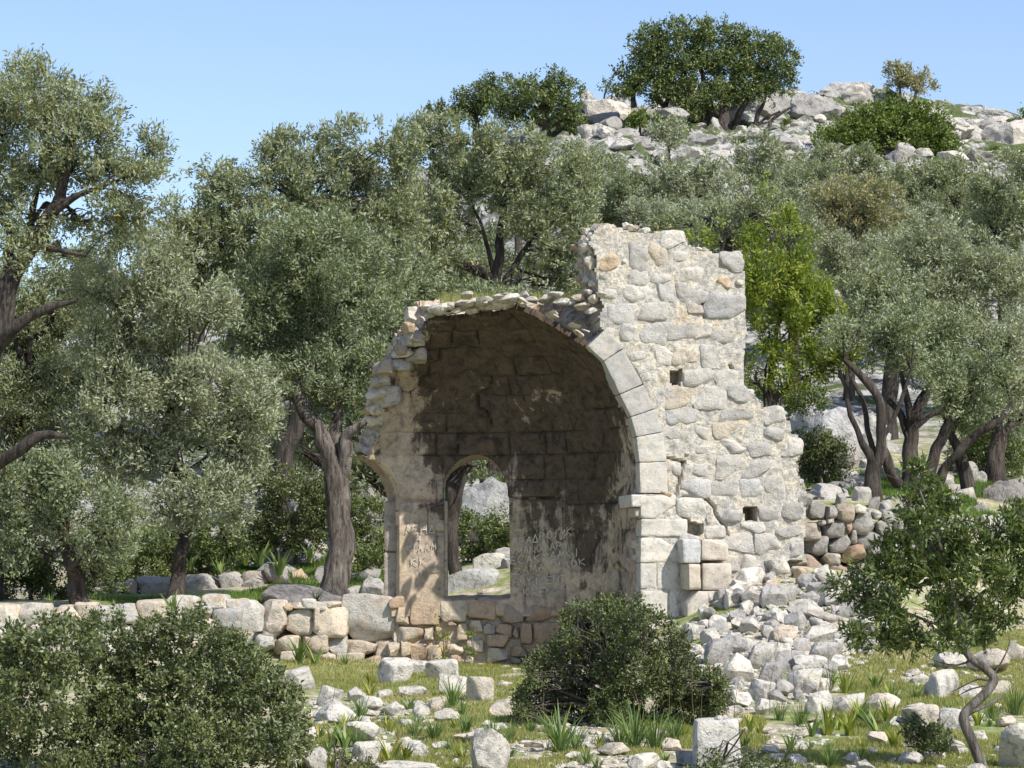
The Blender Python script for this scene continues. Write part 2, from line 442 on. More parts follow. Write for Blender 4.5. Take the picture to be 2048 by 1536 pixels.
def hexblock(corners, n=5, k=8, amp=0.01, freq=8.0, seed=0, cuts=0):
    """a stone filling 8 corners (front: bl br tr tl, back: bl br tr tl), edges rounded, surface uneven"""
    q, F = rounded(n, k)
    if cuts:
        rq = np.random.default_rng(seed * 7 + 1); q = q.copy()
        for _ in range(cuts):
            nn = rq.normal(size=3) * np.array([1, .75, 1]); nn /= np.linalg.norm(nn)
            t = q @ nn - np.abs(nn).max() * rq.uniform(.92, 1.06) - (1 - np.abs(nn).max()) * .75; q = q - nn * np.maximum(t, 0)[:, None]
    c = np.asarray(corners, float)
    u, v, w = (q[:, 0] + 1) / 2, (q[:, 2] + 1) / 2, (q[:, 1] + 1) / 2      # u right, v up, w back
    u = u[:, None]; v = v[:, None]; w = w[:, None]
    f = (1 - u) * (1 - v) * c[0] + u * (1 - v) * c[1] + u * v * c[2] + (1 - u) * v * c[3]
    b = (1 - u) * (1 - v) * c[4] + u * (1 - v) * c[5] + u * v * c[6] + (1 - u) * v * c[7]
    p = f * (1 - w) + b * w
    cen = c.mean(0); d = p - cen; d /= np.linalg.norm(d, axis=1)[:, None] + 1e-9
    p = p + d * (fbm(p * freq + seed * 3.7, 3, seed % 50) * amp)[:, None]
    return p, F

def make_stone(name, corners, mat, parent, color, n=5, k=8, amp=0.012, freq=8.0, seed=0, smooth=True, cuts=0):
    p, F = hexblock(corners, n, k, amp, freq, seed, cuts)
    cen = p.mean(0)
    me = mesh_np(name, p - cen, F, smooth)
    if smooth: me.set_sharp_from_angle(angle=math.radians(32))

    return obj(name, me, mat, parent, color, loc=cen)


def rock_mesh(i, cuts=16, lo=0.5, hi=0.92, k=2.6, n=9, amp=0.09):
    r = np.random.default_rng(100 + i)
    q, F = rounded(n, k)
    q = q.copy()
    for _ in range(cuts):
        nn = r.normal(size=3); nn /= np.linalg.norm(nn)
        d = r.uniform(lo, hi)
        t = q @ nn - d
        q = q - nn * np.maximum(t, 0)[:, None] * 0.95
    q = q + (q / np.linalg.norm(q, axis=1)[:, None]) * (fbm(q * 2.0 + i * 7, 3, i) * amp + fbm(q * 7 + i, 2, i) * amp * 0.35)[:, None]
    mn, mx = q.min(0), q.max(0)
    q = (q - (mn + mx) / 2) / ((mx - mn) / 2)
    me = mesh_np('rock', q, F, True); me.set_sharp_from_angle(angle=math.radians(28))
    return me
ROCKS = [rock_mesh(i) for i in range(14)]
BLOCKY = [rock_mesh(40 + i, cuts=5, lo=0.75, hi=1.0, k=7, amp=0.05) for i in range(5)]
BIG = [rock_mesh(60 + i, cuts=10, lo=0.55, hi=0.95, k=2.8, n=14, amp=0.22) for i in range(6)]
for me in ROCKS + BLOCKY: me.materials.append(M_ROCK)
for me in BIG: me.materials.append(M_HILLROCK)
PALE = [(0.62, 0.585, 0.51), (0.58, 0.54, 0.47), (0.66, 0.615, 0.53), (0.53, 0.50, 0.445), (0.60, 0.53, 0.43)]
GREY = [(0.37, 0.35, 0.32), (0.43, 0.41, 0.375), (0.34, 0.325, 0.30)]
WARM = [(0.55, 0.42, 0.28), (0.50, 0.34, 0.20)]

def rock(px, py, w, h, Y=None, label=None, group=None, cat='rock', pal=PALE, kind='r', rot=0.0, name='rock', sink=0.26, depth=None, fixz=False):
    """rock whose foot stands at px, py, w and h pixels large in the photograph"""
    if Y is None:
        p = hit(px, py)
    else:
        p = P(px, py, Y)
        if not fixz: p = np.array([p[0], p[1], p[2]])
    s = p[1] / FPX
    if Y is not None and p[1] > 38.5:
        g = float(ground(p[0], p[1])); gap_ = p[2] - g
        if gap_ > -0.05: h += (gap_ + 0.1) / s; p = np.array([p[0], p[1], g - 0.1])
    lst = {'r': ROCKS, 'b': BLOCKY, 'B': BIG}[kind]
    me = lst[random.randrange(len(lst))]
    o = obj(name, me, None, None, random.choice(pal))
    ww, hh = w * s / 2, h * s / 2
    dd = depth if depth else (ww + hh) / 2 * random.uniform(0.85, 1.2)
    o.scale = (ww, dd, hh * (1 + sink / 2))
    o.rotation_euler = (random.uniform(-.12, .12), rot if rot else random.uniform(-.15, .15), 0 if kind == 'b' else random.choice((0, math.pi)) + random.uniform(-.4, .4))
    o.location = (p[0], p[1] + dd * 0.5, p[2] + hh * (1 - sink))
    tag(o, label, cat, group)
    return o

# ------------------------------------------------------------------ the ruined church
TH = math.radians(10.0)
TX = np.array([math.cos(TH), math.sin(TH), 0.0]); AX = np.array([-math.sin(TH), math.cos(TH), 0.0]); ZZ = np.array([0, 0, 1.0])
O = P(910, 1150, 35.0); O[2] = 0.0
ZS = P(910, 950, 35.0)[2]                          # springing of the arch

def LW(s, v, z):
    s = np.asarray(s, float); v = np.asarray(v, float); z = np.asarray(z, float)
    return O + s[..., None] * TX + v[..., None] * AX + z[..., None] * ZZ

def fp(px, py, v=0.0):
    """the point of the front wall plane (v metres behind it) seen at px, py"""
    d = ray(px, py)
    n = AX
    t = ((O @ n) + v) / (d @ n)
    return d * t[..., None]

def sz(p):
    q = p - O
    return q @ TX, q @ AX, q[..., 2]
R = float(sz(fp(1280, 980))[0])

def surf(px, py, off=0.0):
    """the point of the apse's inner face (off metres behind it) seen at px, py"""
    d = ray(px, py); rr = R + off
    ds, dv, dz = d @ TX, d @ AX, d[..., 2]
    os_, ov = -(O @ TX), -(O @ AX)
    A = ds ** 2 + dv ** 2; B = 2 * (os_ * ds + ov * dv); Cc = os_ ** 2 + ov ** 2 - rr ** 2
    D = np.maximum(B * B - 4 * A * Cc, 0)
    t = (-B + np.sqrt(D)) / (2 * A)
    z = t * dz
    A2 = A + dz ** 2; B2 = B - 2 * ZS * dz; C2 = Cc + ZS ** 2
    D2 = np.maximum(B2 * B2 - 4 * A2 * C2, 0)
    t2 = (-B2 + np.sqrt(D2)) / (2 * A2)
    t = np.where(z > ZS, t2, t)
    return d * t[..., None]

def apse_pt(phi, h, off=0.0):
    """phi around the apse, h metres along the wall upwards from the springing (then over the dome)"""
    phi = np.asarray(phi, float); h = np.asarray(h, float)
    psi = np.clip(h / R, 0, math.pi / 2)
    rr = R + off
    hor = np.where(h > 0, np.cos(psi) * rr, rr)
    z = np.where(h > 0, ZS + np.sin(psi) * rr, ZS + h)
    return LW(hor * np.cos(phi), hor * np.sin(phi), z)

WIN = [(888, 1198), (888, 1000), (885, 978), (890, 955), (903, 934), (920, 920), (940, 911), (957, 909), (975, 914), (993, 928), (1006, 947), (1014, 970), (1018, 1000), (1021, 1198)]
WIN0 = [(600, 1198), (600, 900), (735, 917), (752, 921), (768, 932), (782, 949), (791, 968), (796, 985), (799, 1001), (799, 1198)]
APOLY = [(1500, 1420), (1500, 760), (1200, 700), (1176, 692), (1155, 683), (1133, 668), (1102, 650), (1066, 629), (1046, 621), (1028, 616), (1012, 623), (990, 627), (955, 630), (920, 637),
         (890, 640), (866, 640), (846, 655), (838, 672), (834, 694), (812, 704), (800, 724), (792, 742), (788, 772), (770, 782), (764, 800), (772, 822), (762, 840), (764, 862), (748, 884), (742, 902), (733, 916),
         (752, 921), (768, 932), (782, 949), (791, 968), (796, 985), (799, 1001), (799, 1198), (782, 1200), (780, 1420)]
SNAP = WIN[:]
ZTOP = P(1000, 600, 36.5)[2]

def apse_soot_mat():
    m, nt, bs, out = newmat('soot stained apse facing')
    pos = geo_pos(nt)
    oi = nt.nodes.new('ShaderNodeObjectInfo')
    st = tex_noise(nt, scaled(nt, pos, (6.5, 6.5, 1.0)), 1.0, 7, 0.72, 0.3)
    n1 = tex_noise(nt, pos, 2.1, 8, 0.72, 0.6)
    n2 = tex_noise(nt, pos, 6.5, 7, 0.75, 0.6)
    n3 = tex_noise(nt, pos, 38.0, 4, 0.7)
    clean = ramp(nt, n2, [(0.34, (0.20, 0.175, 0.15)), (0.46, (0.36, 0.31, 0.25)), (0.58, (0.50, 0.42, 0.33)), (0.7, (0.47, 0.34, 0.23))])
    clean = mix(nt, 0.8, clean, oi.outputs['Color'], 'MULTIPLY')
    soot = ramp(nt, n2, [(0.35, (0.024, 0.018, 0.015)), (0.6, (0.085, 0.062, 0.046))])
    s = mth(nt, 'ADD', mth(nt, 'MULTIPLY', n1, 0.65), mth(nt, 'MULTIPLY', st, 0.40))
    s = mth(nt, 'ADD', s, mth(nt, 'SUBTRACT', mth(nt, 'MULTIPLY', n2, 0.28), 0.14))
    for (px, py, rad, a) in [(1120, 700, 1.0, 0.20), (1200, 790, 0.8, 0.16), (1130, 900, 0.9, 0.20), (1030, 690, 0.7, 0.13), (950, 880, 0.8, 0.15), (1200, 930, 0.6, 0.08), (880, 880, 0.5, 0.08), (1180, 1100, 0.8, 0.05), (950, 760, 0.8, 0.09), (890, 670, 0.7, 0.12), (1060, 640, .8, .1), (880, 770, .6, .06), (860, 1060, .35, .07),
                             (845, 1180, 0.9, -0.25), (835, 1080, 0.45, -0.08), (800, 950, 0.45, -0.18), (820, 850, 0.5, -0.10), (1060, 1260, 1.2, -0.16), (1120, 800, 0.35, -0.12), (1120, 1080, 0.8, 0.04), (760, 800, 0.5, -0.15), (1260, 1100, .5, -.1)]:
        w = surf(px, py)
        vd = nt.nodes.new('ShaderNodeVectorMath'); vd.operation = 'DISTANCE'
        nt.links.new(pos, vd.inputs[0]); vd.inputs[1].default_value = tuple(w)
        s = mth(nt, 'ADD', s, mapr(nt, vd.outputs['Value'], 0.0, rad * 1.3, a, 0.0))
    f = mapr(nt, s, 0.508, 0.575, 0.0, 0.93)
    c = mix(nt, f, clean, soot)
    c = mix(nt, mapr(nt, n3, 0.6, 0.75, 0, 0.5), c, (0.04, 0.03, 0.025))
    c = mix(nt, 1.0, c, (0.97, 0.95, 0.92), 'MULTIPLY')
    nt.links.new(c, bs.inputs['Base Color']); bs.inputs['Roughness'].default_value = 0.9
    bs.inputs['Specular IOR Level'].default_value = 0.2
    bump(nt, bs, mth(nt, 'ADD', n2, mth(nt, 'MULTIPLY', n3, 0.4)), 0.8, 0.02)
    return m
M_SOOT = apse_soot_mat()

church = thing('church_ruin', 'ruined stone apse with half fallen arch, arched windows and tall broken front wall', 'ruin')

def slab(name, U, Vv, front, back, keep, mat, parent, nseg=7, amp=0.05, smooth=False, sidenoise=None):
    """thick wall piece from a grid: front and back sheets plus broken, uneven sides where cells are missing"""
    nu, nv = len(U), len(Vv)
    uu, vv = np.meshgrid(U, Vv)                    # nv x nu
    Fr, Bk = front(uu, vv), back(uu, vv)
    k = keep(uu, vv, Fr)
    cell = k[:-1, :-1] & k[1:, :-1] & k[:-1, 1:] & k[1:, 1:]
    idx = np.arange(nu * nv).reshape(nv, nu)
    a, b, c, d = idx[:-1, :-1], idx[:-1, 1:], idx[1:, 1:], idx[1:, :-1]
    F1 = np.stack([a[cell], b[cell], c[cell], d[cell]], -1)
    F2 = F1[:, ::-1] + nu * nv
    V = [Fr.reshape(-1, 3), Bk.reshape(-1, 3)]
    cnt = 2 * nu * nv
    # boundary edges
    cp = np.pad(cell, 1)
    E = []
    r, q = np.where(cp[1:-1, 1:-1] & ~cp[:-2, 1:-1]); E += [(idx[i, j], idx[i, j + 1]) for i, j in zip(r, q)]
    r, q = np.where(cp[1:-1, 1:-1] & ~cp[2:, 1:-1]); E += [(idx[i + 1, j + 1], idx[i + 1, j]) for i, j in zip(r, q)]
    r, q = np.where(cp[1:-1, 1:-1] & ~cp[1:-1, :-2]); E += [(idx[i + 1, j], idx[i, j]) for i, j in zip(r, q)]
    r, q = np.where(cp[1:-1, 1:-1] & ~cp[1:-1, 2:]); E += [(idx[i, j + 1], idx[i + 1, j + 1]) for i, j in zip(r, q)]
    E = np.array(E)
    bv = np.unique(E)
    P0, P1 = V[0][bv], V[1][bv]
    t = np.linspace(0, 1, nseg + 1)[1:-1]
    mid = P0[None] * (1 - t)[:, None, None] + P1[None] * t[:, None, None]
    nz = np.stack([fbm(mid * 5, 3, 31), fbm(mid * 5, 3, 37), fbm(mid * 5, 3, 41)], -1)
    mid = mid + nz * amp * 2
    rowid = np.zeros((nseg + 1, 2 * nu * nv), int)
    rowid[0, bv] = bv
    for i in range(nseg - 1): rowid[i + 1, bv] = cnt + i * len(bv) + np.arange(len(bv))
    rowid[nseg, bv] = bv + nu * nv
    V.append(mid.reshape(-1, 3))
    Fs = [F1, F2]
    for i in range(nseg):
        Fs.append(np.stack([rowid[i][E[:, 1]], rowid[i][E[:, 0]], rowid[i + 1][E[:, 0]], rowid[i + 1][E[:, 1]]], -1))
    V = np.concatenate(V); F = np.concatenate(Fs)
    used = np.unique(F); rm = np.zeros(len(V), int); rm[used] = np.arange(len(used))
    me = mesh_np(name, V[used], rm[F], smooth)
    return obj(name, me, mat, parent)

# --- apse: rubble core
def a_off(phi, h):
    """thickness outwards"""
    t = 0.62 + 0.75 * np.clip((math.radians(60) - phi) / math.radians(45), 0, 1) * np.clip(h / 1.2, 0, 1)
    return t
def core_front(phi, h):
    p0 = apse_pt(phi, h, 0.085)
    return p0 + AX * 0.0 + (fbm(p0 * 6, 3, 5) * 0.012)[..., None] * AX
def core_back(phi, h):
    p = apse_pt(phi, h, a_off(phi, h))
    top = ZTOP - 0.05 + fbm(p * np.array([1.5, 1.5, 0]), 3, 9) * 0.10
    p[..., 2] = np.minimum(p[..., 2], top)
    return p
def core_keep(phi, h, pts):
    px, py = proj(pts)
    k = inpoly(px, py, APOLY)
    d, _, _ = segdist(px, py, WIN, True)
    k &= ~(inpoly(px, py, WIN) | (d < 7))
    d0, _, _ = segdist(px, py, WIN0[2:], False)
    k &= ~((d0 < 7) & (py > 905) & (py < 1199))
    return k
PH = np.radians(np.arange(5.2, 175, 1.15)); HH = np.arange(-2.75, R * 1.52, 0.05)
apse = slab('apse', PH, HH, core_front, core_back, core_keep, M_CORE, church, nseg=9, amp=0.07)

# --- apse: facing blocks (courses)
ACR = [[(880, 704), (880, 722), (858, 732), (857, 752), (844, 758), (842, 775), (821, 786), (806, 788), (802, 808)], [(984, 758), (981, 775), (956, 791), (958, 816), (976, 824), (984, 849)], [(844, 704), (928, 695), (964, 699)], [(1196, 1075), (1186, 1100), (1180, 1125)], [(821, 786), (826, 808), (822, 822)], [(795, 755), (797, 772), (806, 788)], [(801, 999), (845, 1001), (884, 1000)], [(1023, 998), (1080, 996), (1130, 998)], [(1180, 996), (1240, 994)]]
def facing_block(ph0, ph1, h0, h1, seed):
    r = np.random.default_rng(seed)
    L = (ph1 - ph0) * R * (math.cos(max(0, h0) / R)); H = h1 - h0
    nu = max(3, int(L / 0.028)); nv = max(3, int(H / 0.028))
    u = np.linspace(0, 1, nu); v = np.linspace(0, 1, nv)
    U, Vv = np.meshgrid(u, v)
    wob = 0.05
    ph = ph0 + (ph1 - ph0) * U; h = h0 + H * Vv
    # wandering joints
    q = np.stack([ph * 3.1, h * 2.0, 0 * h], -1)
    ph = ph + noise(np.stack([0 * h + ph0 * 50, h * 9, 0 * h], -1), 3) * 0.0
    gap = 0.006
    e = np.minimum(np.minimum(U * L, (1 - U) * L), np.minimum(Vv * H, (1 - Vv) * H))
    rec = np.exp(-e / 0.009) * np.clip(0.45 + 1.6 * noise(np.stack([ph * 4.0, h * 3.0, 0 * h], -1), 88), 0.05, 1)
    base = apse_pt(ph, h)
    off = -0.006 + r.uniform(-.006, .006) + rec * 0.03 + fbm(base * 3, 3, 8) * 0.03 + fbm(base * 12, 3, 18) * 0.012
    qx, qy = proj(base)
    for cr0 in ACR:
        dd, _, _ = segdist(qx, qy, cr0); off = off + np.exp(-(dd / 2.4) ** 2) * 0.07
    tilt = (U - .5) * r.uniform(-.01, .01) + (Vv - .5) * r.uniform(-.012, .012)
    pts = apse_pt(ph, h, off + tilt)
    px, py = proj(pts)
    ins = inpoly(px, py, WIN)
    d, bx, by = segdist(px, py, WIN, True)
    drop = ins & (d > 5.0)
    sn = ins & ~drop
    if sn.any():
        pts[sn] = surf(bx[sn], by[sn])
    out = ~inpoly(px, py, APOLY)
    d2, bx2, by2 = segdist(px, py, WIN0[2:], False)
    near0 = out & (d2 < 5.0) & (py > 912) & (py < 1200)
    if near0.any(): pts[near0] = surf(bx2[near0], by2[near0])
    drop |= out & ~near0
    k = ~drop
    cell = k[:-1, :-1] & k[1:, :-1] & k[:-1, 1:] & k[1:, 1:]
    allsn = sn | near0
    cell &= ~(allsn[:-1, :-1] & allsn[1:, :-1] & allsn[:-1, 1:] & allsn[1:, 1:])
    if cell.sum() < 6: return None
    idx = np.arange(nu * nv).reshape(nv, nu)
    F = np.stack([idx[:-1, :-1][cell], idx[:-1, 1:][cell], idx[1:, 1:][cell], idx[1:, :-1][cell]], -1)
    # pieces get real depth: a second sheet 9 cm behind, closed along the rim
    bk = apse_pt(ph, h, off + tilt + 0.09)
    V = np.concatenate([pts.reshape(-1, 3), bk.reshape(-1, 3)])
    cp = np.pad(cell, 1); E = []
    for (sl, e0, e1) in (((slice(None, -2), slice(1, -1)), (0, 0), (0, 1)), ((slice(2, None), slice(1, -1)), (1, 1), (1, 0)), ((slice(1, -1), slice(None, -2)), (1, 0), (0, 0)), ((slice(1, -1), slice(2, None)), (0, 1), (1, 1))):
        rr, qq = np.where(cp[1:-1, 1:-1] & ~cp[sl])
        E.append(np.stack([idx[rr + e0[0], qq + e0[1]], idx[rr + e1[0], qq + e1[1]]], -1))
    E = np.concatenate(E); nn = nu * nv
    S = np.stack([E[:, 1], E[:, 0], E[:, 0] + nn, E[:, 1] + nn], -1)
    F = np.concatenate([F, S])
    used = np.unique(F); rm = np.zeros(2 * nn, int); rm[used] = np.arange(len(used))
    me = mesh_np('block', V[used], rm[F], True)
    me.set_sharp_from_angle(angle=math.radians(50))
    c = r.uniform(0.88, 1.15)
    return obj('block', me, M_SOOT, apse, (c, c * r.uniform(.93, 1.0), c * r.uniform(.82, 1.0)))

hs = [-1.92, -1.30, -0.72, -0.34]
h = -0.34
cr = np.random.default_rng(5)
while h < R * 1.5:
    h += cr.uniform(0.26, 0.38); hs.append(h)
seed = 0
for a, b in zip(hs[:-1], hs[1:]):
    ph = math.radians(5.0)
    cosf = max(0.12, math.cos(max(0, (a + b) / 2) / R))
    while ph < math.radians(172):
        L = cr.uniform(0.28, 0.62) if a > -1.5 else cr.uniform(0.5, 0.9)
        p1 = ph + L / (R * cosf)
        facing_block(ph, p1, a, b, seed); seed += 1
        ph = p1

# --- window reveals
def reveal(poly, closed, depth, splay, name):
    pts = []
    n = len(poly)
    for i in range(n if closed else n - 1):
        x0, y0 = poly[i]; x1, y1 = poly[(i + 1) % n]
        m = max(1, int(math.hypot(x1 - x0, y1 - y0) / 8))
        for j in range(m): pts.append((x0 + (x1 - x0) * j / m, y0 + (y1 - y0) * j / m))
    if not closed: pts.append(poly[-1])
    pts = np.array(pts)
    inn = surf(pts[:, 0], pts[:, 1], -0.004)
    s, v, z = sz(inn)
    hor = np.stack([s, v], -1); hor /= np.linalg.norm(hor, axis=1)[:, None]
    outd = hor[:, :1] * TX + hor[:, 1:] * AX
    cx = pts[:, 0].mean(); cen = inn.mean(0)
    tow = cen - inn; tow -= (tow * outd).sum(1)[:, None] * outd; tow /= np.linalg.norm(tow, axis=1)[:, None] + 1e-9
    rows = [inn]
    K = 9
    for i in range(1, K + 1):
        t = i / K
        q = inn + outd * depth * t + tow * (splay * min(1, t * 3.0))
        q = q + np.stack([fbm(q * 7, 2, 71), fbm(q * 7, 2, 72), fbm(q * 7, 2, 73)], -1) * 0.018
        rows.append(q)
    V = np.concatenate(rows); m = len(inn); F = []
    for r_ in range(K):
        for j in range(m if closed else m - 1):
            a = r_ * m + j; b = r_ * m + (j + 1) % m
            F.append((a, b, b + m, a + m))
    me = mesh_np(name, V, np.array(F), True)
    return obj(name, me, M_REVEAL, apse)
M_REVEAL = stone_mat('window jamb stone', lichen=(0.13, 0.10, 0.08), lich=0.6, wrm=0.5, warm=(0.42, 0.28, 0.17), bumpd=0.02)
o = reveal(WIN, True, 0.5, 0.05, 'window_reveal'); o.color = (0.38, 0.32, 0.26, 1)
o = reveal(WIN0[2:], False, 0.62, -0.06, 'window_reveal'); o.color = (0.36, 0.29, 0.23, 1)

ys_ = float(surf(np.array(800), np.array(1100))[1])
def jamb(x0, y0, x1, y1, Y, dep, col, sd_):
    q = np.array(box(x0, y0, x1, y1)); f = P(q[:, 0], q[:, 1], Y); bk = P(q[:, 0] + np.array([3, 0, 0, 3]), q[:, 1], Y) + np.array([0, dep, 0])
    make_stone('jamb_block', np.concatenate([f, bk]), M_REVEAL, apse, col, n=14, k=16, amp=0.018, freq=6, seed=sd_)
def box(x0, y0, x1, y1, j=0.0):
    jj = lambda: random.uniform(-j, j)
    return [(x0 + jj(), y1 + jj()), (x1 + jj(), y1 + jj()), (x1 + jj(), y0 + jj()), (x0 + jj(), y0 + jj())]
jamb(768, 1002, 806, 1104, ys_ + 0.16, 0.34, (0.37, 0.32, 0.27), 31)
jamb(767, 1105, 806, 1197, ys_ + 0.165, 0.34, (0.40, 0.35, 0.29), 32)
jamb(880, 1002, 895, 1197, ys_ + 0.17, 0.3, (0.50, 0.42, 0.33), 33)
# --- the courses under the window sill, traced block by block
def on_apse(x0, y0, x1, y1, proud=0.05, depth=0.3, j=0.0):
    jj = lambda: random.uniform(-j, j)
    c = [(x0 + jj(), y1 + jj()), (x1 + jj(), y1 + jj()), (x1 + jj(), y0 + jj()), (x0 + jj(), y0 + jj())]
    c = np.array(c)
    return np.concatenate([surf(c[:, 0], c[:, 1], -proud), surf(c[:, 0], c[:, 1], depth)])
base_blocks = [(90, 110, 250, 240), (150, 230, 310, 420), (310, 150, 612, 410), (150, 420, 442, 590), (450, 420, 560, 560), (620, 152, 895, 380), (902, 152, 1188, 370), (1192, 172, 1475, 385), (1482, 160, 1760, 370),
               (1765, 170, 2045, 380), (1440, 390, 1560, 610), (1570, 380, 1850, 600), (900, 360, 1060, 480), (1050, 380, 1180, 500), (1190, 400, 1350, 545), (1090, 510, 1330, 640), (1352, 440, 1440, 560), (780, 390, 900, 560),
               (700, 370, 780, 420), (560, 430, 640, 560), (310, 600, 480, 785), (480, 600, 640, 795), (680, 600, 860, 720), (720, 720, 850, 800), (1100, 640, 1310, 790), (1330, 620, 1500, 735), (1340, 735, 1440, 810), (1500, 640, 1650, 740),
               (1660, 620, 1780, 740), (70, 590, 210, 740), (212, 560, 325, 740), (860, 720, 960, 830), (980, 790, 1100, 850), (880, 560, 1060, 690), (1440, 740, 1560, 800), (1860, 390, 2045, 600), (1800, 620, 2040, 740)]
for i, (a, b, c, d) in enumerate(base_blocks):
    col = random.choice([(0.55, 0.45, 0.33), (0.50, 0.37, 0.26), (0.46, 0.40, 0.33), (0.58, 0.50, 0.39)]) if a < 1150 else random.choice([(0.42, 0.30, 0.21), (0.38, 0.30, 0.23)])
    q = on_apse(760 + a / 5.12, 1170 + b / 5.12, 760 + c / 5.12, 1170 + d / 5.12, proud=random.uniform(.02, .06), j=1.2)
    make_stone('stone', q, M_TERR, apse, col, n=8, k=9, amp=0.035, freq=6, seed=200 + i, cuts=5)

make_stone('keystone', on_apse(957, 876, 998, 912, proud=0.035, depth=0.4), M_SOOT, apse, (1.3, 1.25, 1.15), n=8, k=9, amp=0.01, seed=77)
# --- scratched letters
GL = {'A': [[(0, 0), (.5, 1), (1, 0)], [(.2, .4), (.8, .4)]], 'P': [[(0, 0), (0, 1), (.8, .9), (.8, .5), (0, .45)]], 'D': [[(0, 0), (.5, 1), (1, 0), (0, 0)]], 'O': [[(.5, 1), (.05, .7), (.05, .3), (.5, 0), (.95, .3), (.95, .7), (.5, 1)]],
      'I': [[(.5, 0), (.5, 1)]], 'M': [[(0, 0), (.15, 1), (.5, .3), (.85, 1), (1, 0)]], 'K': [[(0, 0), (0, 1)], [(.9, 1), (0, .5), (.9, 0)]], 'Y': [[(0, 1), (.5, .5), (1, 1)], [(.5, .5), (.5, 0)]],
      'N': [[(0, 0), (0, 1), (1, 0), (1, 1)]], 'E': [[(.9, 1), (0, 1), (0, 0), (.9, 0)], [(0, .5), (.7, .5)]], 'C': [[(.95, .85), (.4, 1), (.05, .6), (.05, .3), (.4, 0), (.95, .15)]], 'Z': [[(0, 1), (1, 1), (0, 0), (1, 0)]],
      'H': [[(0, 0), (0, 1)], [(1, 0), (1, 1)], [(0, .5), (1, .5)]], 'T': [[(0, 1), (1, 1)], [(.5, 1), (.5, 0)]], '+': [[(.5, 0), (.5, 1)], [(0, .5), (1, .5)]], 'R': [[(0, 0), (0, 1), (.8, .9), (.8, .5), (0, .45), (.9, 0)]], 'L': [[(0, 0), (.5, 1), (1, 0)]]}
M_SCR = stone_mat('scratched pale stone', lichen=(0.22, 0.19, 0.16), lich=0.5, wrm=0.2)
def rad_dir(p):
    s, v, z = sz(p); h = np.stack([s, v], -1)
    zz = np.where(z > ZS, z - ZS, 0); L_ = np.sqrt(h[..., 0] ** 2 + h[..., 1] ** 2 + zz ** 2)
    return (h[..., :1] * TX + h[..., 1:] * AX + zz[..., None] * ZZ) / L_[..., None]
def inscription(lines):
    for (txt, x0, y0, x1, y1, hh) in lines:
        n = len(txt); w = (x1 - x0) / n
        for i, ch in enumerate(txt):
            if ch == ' ': continue
            V = []; F = []
            bx = x0 + w * i + random.uniform(-.8, .8); by = y0 + (y1 - y0) * i / max(1, n - 1) + random.uniform(-1.2, 1.2)
            g = hh * random.uniform(.9, 1.12); sl = random.uniform(-.1, .1)
            for st in GL[ch]:
                pp = [(bx + (u + sl * v) * w * 0.72, by - v * g) for u, v in st]
                for (a, b) in zip(pp[:-1], pp[1:]):
                    m = max(1, int(math.hypot(b[0] - a[0], b[1] - a[1]) / 4))
                    dx, dy = b[0] - a[0], b[1] - a[1]; L = math.hypot(dx, dy); nx, ny = -dy / L, dx / L
                    row = []
                    for k in range(m + 1):
                        t = k / m; th = random.uniform(.6, 1.2)
                        for sg in (-1, 1): row.append((a[0] + dx * t + nx * th * sg, a[1] + dy * t + ny * th * sg))
                    row = np.array(row); b0 = len(V)
                    q = surf(row[:, 0], row[:, 1])
                    off = -0.006 + fbm(q * 3, 3, 8) * 0.03 + fbm(q * 12, 3, 18) * 0.012 - 0.027
                    V.extend(q + rad_dir(q) * off[:, None])
                    for k in range(m): F.append((b0 + 2 * k, b0 + 2 * k + 1, b0 + 2 * k + 3, b0 + 2 * k + 2))
            V = np.array(V); c0 = V.mean(0)
            obj('letter', mesh_np('letter', V - c0, np.array(F)), M_SCR, apse, (0.56, 0.51, 0.43), loc=c0)
inscription([('APADPOIMK', 1027, 1092, 1150, 1070, 15), ('YMANOYAPI', 1022, 1112, 1142, 1097, 14), ('ECAKYAMKI', 1023, 1129, 1166, 1114, 15), ('ZAMAYMAOK', 1030, 1149, 1178, 1131, 14), ('HMYI EHT', 1027, 1171, 1138, 1166, 14), (' KKE', 1032, 1192, 1098, 1190, 14)])
inscription([('H', 813, 1043, 824, 1043, 13), ('AEHD', 811, 1068, 872, 1066, 17), ('+', 836, 1083, 847, 1083, 12), ('KTAAM', 812, 1103, 874, 1100, 12), ('KK', 822, 1131, 860, 1128, 16), ('+', 838, 1150, 848, 1150, 12)])

# --- front wall
FW = [(1205, 612), (1196, 590), (1194, 562), (1188, 540), (1192, 520), (1186, 500), (1176, 488), (1180, 470), (1196, 452), (1212, 450), (1240, 456), (1262, 462), (1300, 463), (1326, 460), (1350, 459), (1370, 466), (1378, 488), (1396, 497), (1412, 502), (1440, 504),
      (1488, 505), (1491, 560), (1491, 772), (1506, 783), (1518, 797), (1526, 818), (1558, 822), (1574, 836), (1578, 868), (1600, 882), (1606, 904), (1590, 934), (1602, 958), (1606, 998), (1612, 1020), (1611, 1110), (1590, 1190), (1560, 1300), (1281, 1300), (1281, 985),
      (1330, 985), (1322, 900), (1300, 810), (1272, 748), (1245, 706), (1218, 672), (1200, 655), (1196, 630)]
HOLES = [([(1340, 742), (1363, 740), (1361, 776), (1345, 776)], 0.4), ([(1489, 1016), (1512, 1015), (1513, 1040), (1490, 1041)], 0.45), ([(1376, 1042), (1392, 1044), (1408, 1052), (1404, 1070), (1378, 1074)], 0.25), ([(1576, 1122), (1604, 1120), (1606, 1140), (1578, 1140)], 0.3)]
